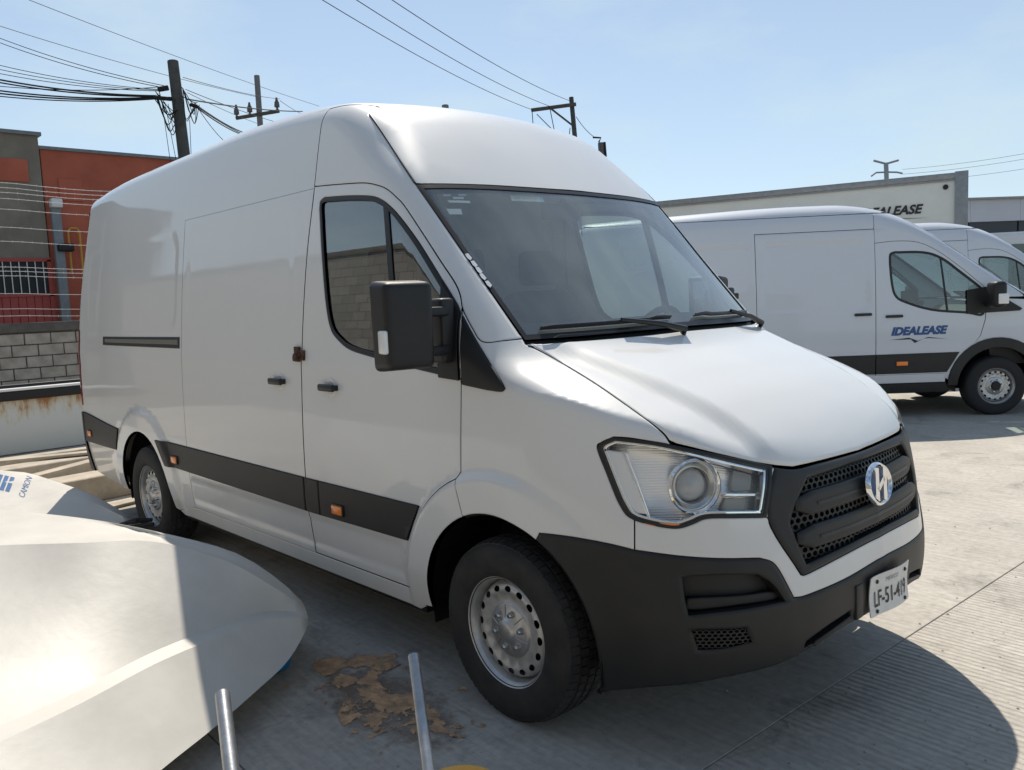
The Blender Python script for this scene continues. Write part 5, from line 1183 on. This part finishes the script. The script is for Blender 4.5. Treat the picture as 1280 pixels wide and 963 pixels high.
f1, o1 = fairing([
    [PZ(-330, 610, .68), PZ(-150, 622, .68), PZ(0, 637, .68), PZ(110, 649, .67), PZ(200, 666, .63), PZ(290, 690, .52), PZ(345, 723, .40), PZ(378, 753, .29)],
    [PZ(-330, 700, .68), PZ(-150, 690, .68), PZ(0, 682, .68), PZ(100, 679, .67), PZ(190, 677, .63), PZ(280, 700, .52), PZ(340, 733, .40), PZ(381, 759, .275)],
    [PZ(-330, 1060, .32), PZ(-150, 980, .32), PZ(0, 907, .32), PZ(100, 861, .32), PZ(196, 813, .32), PZ(275, 783, .315), PZ(330, 765, .30), PZ(383.5, 766, .268)],
    [PZ(-330, 1085, .318), PZ(-150, 1003, .318), PZ(0, 928, .318), PZ(100, 880, .318), PZ(196, 829, .318), PZ(275, 796, .312), PZ(332, 775, .295), PZ(385, 772, .26)],
    [PZ(-250, 1260, .10), PZ(-60, 1160, .10), PZ(70, 1075, .10), PZ(200, 964, .105), PZ(265, 912, .115), PZ(318, 866, .125), PZ(360, 826, .15), PZ(385, 784, .22)]],
    'roof_fairing', 'big white fibreglass fairing with sunlit ridge, in front of the lettered fairing', (-.25, .10, 0))
f2, o2 = fairing([
    [PZ(-220, 565, 0.311), PZ(-90, 575, 0.311), PZ(0, 588, 0.305), PZ(34, 591.5, 0.298), PZ(75, 604, 0.274), PZ(114, 618, 0.236), PZ(148, 637, 0.181), PZ(170, 650, 0.124)],
    [PZ(-220, 585, 0.286), PZ(-90, 593, 0.286), PZ(0, 602, 0.280), PZ(34, 606, 0.274), PZ(75, 616, 0.255), PZ(114, 627, 0.223), PZ(148, 643, 0.174), PZ(169, 652, 0.121)],
    [PZ(-220, 680, 0.099), PZ(-90, 682, 0.099), PZ(0, 685, 0.093), PZ(34, 682, 0.087), PZ(75, 680, 0.081), PZ(112, 675, 0.075), PZ(145, 668, 0.075), PZ(168, 656, 0.106)]],
    'roof_fairing', 'white fibreglass fairing with blue bars and blue CAMION lettering, beside the rear wheel', (-.25, .05, 0))
# screws along the edge of the near fairing
for q in ((372, 768, .25), (349, 814, .165), (268, 888, .13), (160, 700, .5)):
    p_ = Vector(PZ(*q))-Vector(o1); b = MB(); b.lathe([(0, .006), (.007, .005), (.009, -.002)], tuple(p_+Vector((.006, -.004, .004))), 'x', 10); b.build('screw', 'trim', f1)
# lettering on the far fairing: flat print laid on its side
fsh = [c_ for c_ in f2.children][0]
dg = bpy.context.evaluated_depsgraph_get()
def print_on(shell, root, pts2d, faces, origin_px, e1_px, e2_px, zs, m, name):
    """decal: local (u, v) -> pixel directions -> nearest hit on the shell"""
    bpy.context.view_layer.update()
    V = []
    for u, v in pts2d:
        q = np.array(origin_px, float)+np.array(e1_px, float)*u+np.array(e2_px, float)*v; d = rays([q])[0]; d /= np.linalg.norm(d)
        o_ = Vector(CAM)-Vector(root.location); hit, loc, nor, _ = shell.ray_cast(o_, Vector(d))
        if not hit: loc = Vector(PZ(*q, .3))-Vector(root.location); nor = Vector((1, 0, 0))
        if nor.dot(Vector(d)) > 0: nor = -nor
        V.append(loc+nor*.002)
    return mesh(name, V, faces, root, m)
mat('decal_blue', (.05, .13, .30), rough=.45, var=.15, vscale=20)
tmv = text_mesh('CAMION', 1., shear=.25); vs = [(v.co.x, v.co.y) for v in tmv.vertices]; fc = [tuple(p.vertices) for p in tmv.polygons]; mx = min(v[0] for v in vs)
print_on(fsh, f2, [(u-mx, v) for u, v in vs], fc, (27, 621.5), (2.7, -6.4), (-11, -3.2), None, 'decal_blue', 'side_lettering')
for k in range(3):
    print_on(fsh, f2, [(0, 0), (1, 0), (1, .5), (1, 1), (0, 1), (0, .5)], [(0, 1, 2, 5), (5, 2, 3, 4)], (-8+k*7.2, 611+k*1.6), (5.2, 1.3), (7, -18), None, 'decal_blue', 'side_bar')
b = MB(); b.tube([PZ(150, 656, .17), PZ(170, 651, .19), PZ(190, 650, .17)], [.012, .02, .014], 8); b.tube([PZ(158, 660, .14), PZ(192, 655, .16)], .014, 8)
bmesh.ops.translate(b.bm, vec=-Vector(o2), verts=b.bm.verts); b.build('rubber_edge', 'rubber', f2)
# ================================================================== near litter: pipes, bucket, blue can
mat('galv', (.46, .47, .48), rough=.36, metal=.85, var=.25, vscale=30, bump=.05, bscale=200)
def pipe(p0, d0, p1, d1, r, label, bend=0.):
    A = CAM+rays([p0])[0]*d0; B_ = CAM+rays([p1])[0]*d1; dirv = (B_-A)/np.linalg.norm(B_-A); L = (A[2]-.0)/-dirv[2]; C_ = A+dirv*L
    sd = np.cross(dirv, [0, 0, 1]); sd /= np.linalg.norm(sd)
    pts = [A+(C_-A)*t+sd*bend*math.sin(t*3.14) for t in np.linspace(0, 1, 14)]; o = empty('steel_pipe', tuple(C_), label=label, cat='pipe', group='steel pipes standing by the fairing')
    b = MB(); b.tube([Vector(q-C_) for q in pts], r, 16, cap=False); b.build('tube_wall', 'galv', o, smooth=60)
    ax = Vector(A-np.array(pts[1])).normalized(); M = Matrix.Translation(Vector(A-C_))@ax.to_track_quat('Z', 'Y').to_matrix().to_4x4()
    b = MB(); b.lathe([(r*.98, -.02), (r, 0), (r*.93, .004), (r*.78, .002), (r*.74, -.03), (0, -.032)], n=16); bmesh.ops.transform(b.bm, matrix=M, verts=b.bm.verts); b.build('end_cap', mat('cap_grey', (.12, .13, .14), rough=.5) if 'cap_grey' not in MAT else 'cap_grey', o, smooth=50)
pipe((278, 868), 2.36, (291, 963), 2.17, .0205, 'short steel pipe against the big fairing, its top below the ridge', .006)
pipe((517, 820), 2.42, (534, 950), 2.20, .0165, 'slim steel pipe standing by the yellow bucket and the mud', .0)
mat('yellow_plastic', (.72, .46, .13), rough=.45, var=.12, vscale=10)
bc = ground([(575, 985)], .24)[0]; bk = empty('bucket', (bc[0], bc[1], 0), label='yellow plastic bucket with its rim just in view', cat='bucket')
b = MB(); b.lathe([(.0, .006), (.085, .006), (.088, .0), (.092, .01), (.110, .225), (.118, .228), (.119, .24), (.113, .241), (.106, .232), (.088, .02), (0, .016)], n=40); b.build('tub', 'yellow_plastic', bk, smooth=40)
b = MB(); b.tube([(.117*math.cos(a), .117*math.sin(a), .20-.06*math.sin(a/1.0)) for a in np.linspace(0, math.pi, 16)], .003, 6); b.build('bail', 'galv', bk)
mat('blue_plastic', (.02, .20, .42), rough=.35, coat=.3)
cc = ground([(352, 838)], .0)[0]; cn = empty('blue_canister', (cc[0]-.06, cc[1]-.02, 0), label='blue plastic canister under the tip of the big fairing', cat='canister')
b = MB(); b.lathe([(0, 0), (.075, 0), (.088, .012), (.09, .03), (.09, .10), (.083, .122), (.05, .135), (.03, .14), (.03, .16), (0, .16)], n=28); b.build('shell', 'blue_plastic', cn, smooth=40)
b = MB(); b.lathe([(.033, .145), (.036, .148), (.036, .172), (.03, .176), (0, .176)], n=20); b.build('cap', 'black', cn)
# ================================================================== beams and white trough behind the van
mat('pale_wood', (.46, .40, .32), rough=.85, var=.3, vscale=6, bump=.25, bscale=30)
def beam(x, y0, y1, w, h, label, rz=0., z=0.):
    o = empty('timber_beam', (x, (y0+y1)/2, 0), rz, label=label, cat='beam', group='pale beams behind the van')
    b = MB(); b.box((0, 0, z+h/2), (w, abs(y1-y0), h), bev=.008, seg=1); b.build('beam_body', 'pale_wood', o)
beam(-5.72, -1.75, .9, .33, .22, 'pale beam on the ground next to the rear wheel', .10)
beam(-6.85, -2.1, 1.2, .30, .22, 'pale beam between the trough and the other beam', .06)
for k_, (x_, y_, z_, a_, l_) in enumerate(((-6.2, -.75, .225, .55, 1.3), (-6.95, -.75, .23, -.35, 1.2), (-7.2, -.2, .0, .9, 1.6), (-5.15, -.75, .0, .25, 1.0))):
    o = empty('plank', (x_, y_, 0), a_, label=('thin plank lying across the two pale beams', 'thin plank askew on the beam before the trough', 'plank on the ground between trough and beams', 'thin plank on the ground against the rear wheel')[k_], cat='plank', group='loose planks behind the van')
    b = MB(); b.box((0, 0, z_+.014), (.13, l_, .026), bev=.003, seg=1); b.build('board', 'pale_wood', o)
beam(-7.55, -2.3, 1.0, .16, .20, 'narrow pale beam at the foot of the rusty white trough', -.04)
m = mat('rusty_white', (.60, .61, .57), rough=.6); t = m.node_tree; N = t.nodes.new
tc = N('ShaderNodeTexCoord'); mp = N('ShaderNodeMapping'); mp.inputs['Scale'].default_value = (3, 3, .9); t.links.new(tc.outputs['Object'], mp.inputs[0])
n1 = N('ShaderNodeTexNoise'); n1.inputs['Scale'].default_value = 2.4; n1.inputs['Detail'].default_value = 9; n1.inputs['Roughness'].default_value = .7; t.links.new(mp.outputs[0], n1.inputs['Vector'])
sx = N('ShaderNodeSeparateXYZ'); t.links.new(tc.outputs['Object'], sx.inputs[0]); mr = N('ShaderNodeMapRange'); mr.inputs['From Min'].default_value = .25; mr.inputs['From Max'].default_value = .68; mr.inputs['To Min'].default_value = -.16; mr.inputs['To Max'].default_value = .18; t.links.new(sx.outputs['Z'], mr.inputs['Value'])
ad = N('ShaderNodeMath'); t.links.new(n1.outputs['Fac'], ad.inputs[0]); t.links.new(mr.outputs[0], ad.inputs[1])
rp = N('ShaderNodeValToRGB'); rp.color_ramp.elements[0].position = .50; rp.color_ramp.elements[1].position = .72; rp.color_ramp.elements[0].color = (.60, .61, .57, 1); rp.color_ramp.elements[1].color = (.36, .17, .06, 1); e = rp.color_ramp.elements.new(.60); e.color = (.58, .50, .38, 1)
t.links.new(ad.outputs[0], rp.inputs[0]); t.links.new(rp.outputs[0], t.nodes['Principled BSDF'].inputs['Base Color'])
tr = empty('steel_trough', (-9.8, -.3, 0), label='rusty white steel trough with black rim in front of the block wall', cat='trough')
for x, y, sx_, sy_ in ((.6, 0, .04, 5.2), (-.6, 0, .04, 5.2), (0, 2.58, 1.16, .04), (0, -2.58, 1.16, .04)): b = MB(); b.box((x, y, .34), (sx_, sy_, .66), bev=.006); b.build('trough_wall', 'rusty_white', tr)
b = MB(); b.box((0, 0, .03), (1.15, 5.1, .04)); b.build('trough_floor', 'rusty_white', tr)
b = MB(); b.box((.63, 0, .715), (.10, 5.3, .11), bev=.012); b.build('rim', 'black', tr); b = MB(); b.box((-.63, 0, .715), (.10, 5.3, .11), bev=.012); b.build('rim', 'black', tr)
b = MB(); b.box((.60, -.5, .79), (.14, 4.0, .03), bev=.006); b.build('rim_board', 'white_plastic', tr)
# ================================================================== block wall, block by block, with barbed strands above
mat('block', (.40, .365, .32), rough=.95, var=.35, vscale=4, bump=.5, bscale=40); mat('block_dark', (.13, .12, .11), rough=.95, var=.3, vscale=5, bump=.4, bscale=30); mat('mortar', (.26, .24, .215), rough=.95)
wl_ = empty('block_wall', (-14, 2.0, 0), label='grey concrete block wall topped by barbed strands behind the rusty trough', cat='wall')
b = MB(); b.box((-.06, 0, .76), (.12, 9.0, 1.52)); b.build('mortar_core', 'mortar', wl_)
bm_s = {}
for r_ in range(7):
    for k in range(22):
        y = -4.4+.41*k+(.2 if r_ % 2 else 0)
        if y > 4.3: continue
        key = random.randrange(4)
        if key not in bm_s:
            b = MB(); b.box((0, 0, 0), (.14, .395, .185), bev=.008, seg=1); me = bpy.data.meshes.new('block'); b.bm.to_mesh(me); b.bm.free(); me.materials.append(MAT['block']); bm_s[key] = me
        o = bpy.data.objects.new('block', bm_s[key]); COL.objects.link(o); o.parent = wl_; o.location = (random.uniform(-.006, .010), y, .10+.2*r_); o.rotation_euler = (0, 0, random.choice((0, math.pi)))
b = MB(); b.box((0, 0, 1.50), (.24, 9.0, .16), bev=.01); b.build('coping', 'block_dark', wl_)
b = MB(); b.box((-.03, 0, -.0), (.2, 9., .1)); b.build('footing', 'mortar', wl_)
mat('wire_steel', (.58, .58, .57), rough=.5, metal=.3); mat('cable', (.012, .012, .013), rough=.7)
GW = 'barbed strands above the block wall'
for k, z in enumerate((3.96, 3.88, 3.80, 3.70, 3.52, 3.22, 2.98, 2.55, 2.48, 2.40, 2.10, 1.84, 1.72)):
    b = MB(); n = 22; pts = [(-13.95+random.uniform(-.02, .02), -2.5+9.*i/n, z-.13*math.sin(math.pi*((i/n*3) % 1))*.5) for i in range(n+1)]
    b.tube(pts, .0045, 5)
    if k not in (10, 11):
        for i in range(60):
            y = -2.5+9.*i/60; zz = float(np.interp(y, [q[1] for q in pts], [q[2] for q in pts])); a = random.uniform(0, 3.14)
            d = Vector((.3*math.cos(a), math.sin(a)*.6, .75)).normalized()*.022; c_ = Vector((-13.95, y, zz)); b.tube([c_-d, c_+d], .0026, 4)
    tag(b.build('barbed_strand', 'wire_steel'), ('topmost', 'second', 'third', 'fourth', 'fifth', 'sixth', 'seventh', 'eighth', 'ninth', 'tenth', 'eleventh', 'twelfth', 'lowest')[k]+(' barbed steel strand' if k in (0, 12) else ' barbed steel strand from the top')+' above the grey block wall', 'wire', GW)
for y in (-2.4, 6.4):
    b = MB(); b.tube([(-13.95, y, 1.5), (-13.95, y, 4.05)], .03, 8); tag(b.build('fence_post', 'wire_steel'), 'steel post holding the barbed strands on the block wall', 'post', 'posts of the barbed strands')
# ================================================================== buildings across the street
mat('render_grey', (.27, .235, .19), rough=.95, var=.25, vscale=1.2, bump=.3, bscale=12); mat('terracotta', (.50, .135, .08), rough=.9, var=.22, vscale=1.0, bump=.2, bscale=8); mat('red_gate', (.42, .075, .06), rough=.6, var=.12, vscale=6)
mat('steel_grey', (.22, .24, .25), rough=.6, var=.2, vscale=8); mat('yellow_pipe', (.60, .30, .05), rough=.5)
gb_ = empty('grey_building', (-24, 0, 0), label='grey rendered building with a red gate beyond the block wall', cat='building')
b = MB(); b.box((-4, -2.15, 3.37), (8, 11.9, 6.74)); b.build('wall', 'render_grey', gb_)
b = MB(); b.box((-4, -2.15, 6.78), (8.2, 12.05, .10)); b.build('parapet', 'steel_grey', gb_)
for k in range(3):
    y = 3.0-2.8*k; b = MB(); b.box((.02, y, 5.75), (.06, .95, .62), bev=.01); wn_ = b.build('niche', 'terracotta', gb_)
gt = MB(); gt.box((.10, 1.3, 2.42), (.10, 4.8, 1.7)); 
gt.bm.free()
b = MB(); b.box((.06, 1.35, 3.30), (.10, 4.9, .10)); b.box((.06, 3.76, 2.0), (.10, .12, 2.6)); b.box((.06, 1.35, 2.32), (.10, 4.9, .08)); g_ = b.build('gate_frame', 'red_gate', gb_)
for k in range(24): b = MB(); b.box((.05, 3.60-.2*k, 1.5), (.05, .19, 1.58), bev=.008, seg=1); b.build('gate_slat', 'red_gate', gb_)
b = MB(); b.box((.03, 1.3, 2.80), (.03, 4.8, .92)); pane = b.build('gate_window', 'black', gb_)
for k in range(16): b = MB(); b.box((.075, 3.6-.2*k, 2.80), (.02, .025, .92)); b.build('window_bar', 'wire_steel', pane)
b = MB(); b.box((.35, 3.98, 2.4), (.16, .24, 4.65), Matrix.Rotation(.0, 3, 'X'), bev=.01); b.build('service_post', 'steel_grey', gb_)
b = MB(); b.box((.38, 4.0, 4.85), (.30, .30, .26), bev=.05); b.build('meter_head', 'white_plastic', gb_); b = MB(); b.box((.42, 4.12, 3.62), (.3, .42, .22), bev=.04); b.build('junction_box', 'black', gb_)
tb_ = empty('terracotta_building', (-24, 0, 0), label='terracotta painted building with a flat roof beyond the block wall', cat='building')
b = MB(); b.box((-4.1, 15.6, 3.2), (8, 23.5, 6.4)); b.build('wall', 'terracotta', tb_)
b = MB(); b.box((-4.1, 15.6, 6.44), (8.15, 23.6, .09)); b.build('parapet', 'steel_grey', tb_)
for k in range(4): b = MB(); b.box((-.085, 4.55+3.4*k, 5.3), (.06, .62, .62), bev=.01); b.build('niche', 'terracotta', tb_)
b = MB(); b.tube([(.10, 4.32, 2.9), (.10, 4.32, 4.12), (.10, 4.40, 4.2), (.10, 4.55, 4.2), (.10, 4.62, 4.12), (.10, 4.62, 1.2)], .035, 8); b.build('gas_pipe', 'yellow_pipe', tb_)
# wall along the street, seen mirrored in the van's door glass
sw_ = empty('boundary_wall', (0, -6.6, 0), label='grey block boundary wall mirrored in the door glass of the nearest van', cat='wall')
mm = mat('block_far', (.30, .285, .26), rough=.95, bump=.3, bscale=30); br = mm.node_tree.nodes.new('ShaderNodeTexBrick'); tcb = mm.node_tree.nodes.new('ShaderNodeTexCoord'); mpb = mm.node_tree.nodes.new('ShaderNodeMapping'); mpb.inputs['Rotation'].default_value = (math.radians(90), 0, 0)
mm.node_tree.links.new(tcb.outputs['Object'], mpb.inputs[0]); mm.node_tree.links.new(mpb.outputs[0], br.inputs['Vector']); br.inputs['Scale'].default_value = 1.; br.inputs['Brick Width'].default_value = .4; br.inputs['Row Height'].default_value = .2; br.inputs['Mortar Size'].default_value = .008
br.inputs['Color1'].default_value = (.30, .285, .26, 1); br.inputs['Color2'].default_value = (.22, .21, .195, 1); br.inputs['Mortar'].default_value = (.12, .115, .11, 1); mm.node_tree.links.new(br.outputs[0], mm.node_tree.nodes['Principled BSDF'].inputs['Base Color'])
b = MB(); b.box((-2, -.1, 1.95), (40, .2, 3.9)); b.build('wall_body', 'block_far', sw_); b = MB(); b.box((-2, -.1, 3.96), (40, .26, .14), bev=.01); b.build('coping', 'block_dark', sw_)
# ================================================================== poles and wires
mat('pole_concrete', (.09, .088, .08), rough=.9, var=.3, vscale=5, bump=.3, bscale=30); mat('pole_grey', (.20, .195, .19), rough=.9, var=.2, vscale=4); mat('porcelain', (.10, .08, .075), rough=.3)
ORD = ['topmost', 'second', 'third', 'fourth', 'fifth', 'sixth', 'seventh', 'eighth', 'ninth', 'tenth', 'eleventh', 'twelfth', 'lowest']
def far(q, d): return CAM+rays([q])[0]*d
def pole(top, bot, d, r0, r1, label, m='pole_concrete', **k):
    A, B_ = far(top, d), far(bot, d); dv = (B_-A)/np.linalg.norm(B_-A); L = (A[2]+.1)/-dv[2]; C_ = A+dv*L; C_[2] = -.1
    o = empty('utility_pole', (C_[0], C_[1], 0), label=label, cat='utility pole', group='utility poles along the street')
    b = MB(); b.tube([Vector(A)-o.location, Vector((A+C_)/2)-o.location, Vector(C_)-o.location], [r0, (r0+r1)/2, r1], 12); b.build('shaft', m, o)
    return o
def on(o, name, pts, r, m, n=8):
    b = MB(); b.tube([Vector(q)-o.location for q in pts], r, n); return b.build(name, m, o)
def insulator(o, q, h, r=.07):
    c_ = Vector(q)-o.location; b = MB(); b.lathe([(r*.4, 0), (r*.4, h*.15), (r, h*.2), (r*.9, h*.3), (r, h*.38), (r*.85, h*.5), (r*.9, h*.58), (r*.5, h*.75), (r*.35, h), (0, h)], tuple(c_), 'z', 12); b.build('insulator', 'porcelain', o)
p1 = pole((216, 77), (230.5, 197), 22, .14, .19, 'dark leaning concrete pole tangled with telephone cables')
on(p1, 'cable_clamp', [far((198, 112), 21.8), far((210, 110), 21.8)], .07, 'cable'); on(p1, 'cable_clamp', [far((192, 122), 21.8), far((214, 124), 21.8)], .055, 'cable')
rg = random.Random(3)
for k in range(9):
    a = far((196+rg.uniform(-4, 4), 120+rg.uniform(-6, 4)), 21.8); c_ = far((212+rg.uniform(-6, 6), 150+rg.uniform(-15, 20)), 21.7); e_ = far((218+rg.uniform(-2, 4), 128+rg.uniform(-6, 30)), 21.75); on(p1, 'cable_loop', spline(np.array([a, c_, e_]), n=6), .012, 'cable', 5)
for k in range(8):
    a = far((228+rg.uniform(-2, 2), 112+rg.uniform(-4, 12)), 21.8); c_ = far((236+rg.uniform(-4, 8), 145+rg.uniform(-18, 10)), 21.7); e_ = far((244+rg.uniform(-3, 6), 131+rg.uniform(-3, 3)), 21.8); on(p1, 'cable_loop', spline(np.array([a, c_, e_]), n=6), .011, 'cable', 5)
on(p1, 'cable_splice', [far((238, 131), 21.8), far((246, 133), 21.8)], .05, 'cable')
for q0_, q1_ in (((202, 126), (213, 203)), ((206, 128), (220, 200)), ((210, 130), (217, 165)), ((237, 150), (239, 195))): on(p1, 'drop_cable', [far(q0_, 21.7), far(q1_, 21.7)], .008, 'cable', 5)
p2 = pole((321, 95), (325.5, 160), 40, .13, .16, 'grey pole with short cross-arm and three insulators', 'pole_grey')
on(p2, 'cross_arm', [far((295, 148), 39.8), far((349, 139), 39.8)], .09, 'pole_concrete'); 
for q in ((296, 146), (312.5, 143), (346.5, 137)): insulator(p2, far(q, 39.8), .55, .13)
p3 = pole((714, 122), (719.5, 182), 43, .12, .15, 'pole with one-sided cross-arm and brace above the van roof', 'pole_concrete')
on(p3, 'cross_arm', [far((664, 138), 42.8), far((720, 130.5), 42.8)], .10, 'pole_concrete'); on(p3, 'arm_brace', [far((686, 134), 42.8), far((717, 158), 42.8)], .05, 'pole_concrete'); 
for q0_, q1_ in (((665, 138), (667, 166)), ((687, 134), (695, 174)), ((671, 143), (704, 176)), ((712.5, 160), (711, 178))): on(p3, 'drop_cable', [far(q0_, 42.7), far(q1_, 42.7)], .022, 'cable', 5)
p4 = pole((748, 190), (750, 215), 44, .10, .12, 'low pole carrying a dark fuse cutout behind the van roof'); on(p4, 'cutout_body', [far((751, 179), 44), far((752, 196), 44)], .16, 'porcelain'); on(p4, 'cutout_tube', [far((755.5, 178), 44), far((757, 196), 44)], .07, 'cable'); on(p4, 'bracket', [far((741, 172), 44), far((751, 172.5), 44), far((748.5, 178), 44)], .05, 'cable', 6)
p5 = pole((556.5, 132), (557.5, 150), 46, .19, .2, 'blunt grey pole top just above the van roof', 'pole_grey')
# transmission mast far behind
pm = empty('transmission_mast', tuple(far((1108, 205), 150)*np.array([1, 1, 0])), label='distant transmission mast with V-shaped arms above the box truck', cat='mast')
mat('mast_grey', (.30, .31, .33), rough=.7)
on(pm, 'mast_shaft', [far((1107.5, 204), 150), far((1108.3, 228), 150), Vector(pm.location)], .42, 'mast_grey'); on(pm, 'upper_arm', [far((1092, 201), 150), far((1107.5, 205), 150), far((1123, 200.5), 150)], .20, 'mast_grey'); on(pm, 'lower_arm', [far((1089, 220.5), 150), far((1095, 216), 150), far((1108, 215.3), 150), far((1121, 215.5), 150), far((1128, 217), 150)], .16, 'mast_grey')
def wire(p0, d0, p1, d1, r, sag, label, group, n=20):
    A, B_ = far(p0, d0), far(p1, d1); b = MB(); pts = [A+(B_-A)*t-np.array([0, 0, sag*4*t*(1-t)]) for t in np.linspace(0, 1, n)]
    b.tube(pts, r, 5); tag(b.build('overhead_wire', 'cable'), label, 'wire', group)
for (a, da, c_, dc, r) in (((-60, -38), 24, (399, 133), 52, .012), ((-40, 20), 24, (320, 121), 39.8, .011), ((-40, 32), 24, (208, 108), 22, .010), ((-40, 38), 24, (200, 109), 22, .010)):
    wire(a, da, c_, dc, r, .15, {-60: 'highest thin power line, passing over the top of the leaning pole', 0: ''}.get(a[0]) or {20: 'thin power line fixed to the pole with three insulators', 32: 'upper thin power line ending at the leaning pole', 38: 'lower thin power line ending at the leaning pole'}[a[1]], 'thin power lines over the street')
for (a, da, c_, dc, r) in (((-40, 92), 20, (196, 120), 21.8, .022), ((-40, 96), 20, (194, 121), 21.8, .018), ((-40, 108), 20, (194, 122), 21.8, .020), ((-40, 112), 20, (196, 123), 21.8, .020), ((-40, 116), 20, (196, 124), 21.8, .014), ((-40, 72), 20, (198, 112), 21.8, .009), ((-40, 78), 20, (198, 113), 21.8, .009), ((-40, 84), 20, (198, 114), 21.8, .009), ((-40, 104), 20, (198, 109), 21.8, .010)):
    wire(a, da, c_, dc, r, .12, ('thick black telephone cable tied to the dark leaning pole' if r > .012 else 'thin black telephone wire tied to the dark leaning pole'), 'telephone cables at the leaning pole')
for (a, da, c_, dc, r) in (((232, 112), 21.8, (372, 160), 34, .010), ((233, 124), 21.8, (378, 139.5), 34, .020), ((246, 133), 21.8, (318, 174), 30, .016), ((246, 132), 21.8, (310, 168), 30, .020), ((245, 134), 21.8, (306, 170), 30, .018), ((246, 133), 21.8, (284, 180), 24, .009), ((229, 97), 22, (350, 124), 40, .010), ((350, 126), 40, (385, 146), 60, .013), ((234, 116), 21.8, (345, 162), 34, .008)):
    wire(a, da, c_, dc, r, .08, ('thick dark cable leaving the leaning pole towards the cross-arm pole' if r > .015 else 'thin dark wire leaving the leaning pole towards the cross-arm pole'), 'cables leaving the leaning pole')
for (a, da, c_, dc) in (((380, -14), 22, (664, 137), 42.8), ((430, -10), 22, (687, 133), 42.8), ((475, -10), 22, (714, 127), 43)):
    wire(a, da, c_, dc, .013, .25, {380: 'power line ending at the free tip of the one-sided cross-arm', 430: 'power line ending halfway along the one-sided cross-arm', 475: 'power line ending at the top of the pole with one-sided cross-arm'}[a[0]], 'power lines to the cross-arm pole')
wire((720, 146), 43, (742, 171), 44, .016, .1, 'short wire from the cross-arm pole to the fuse cutout', 'power lines to the cross-arm pole')
for (y0, y1), tl in zip(((206, 183), (212, 190), (222, 203)), ('highest', 'middle', 'lowest')): wire((1128, y0+6), 150, (1330, y1), 130, .028, .4, tl+' faint transmission line beyond the box truck', 'transmission lines')
for q in ((298, 164.5), (316, 160)):
    pass
print('BUILD', time.time()-T0)
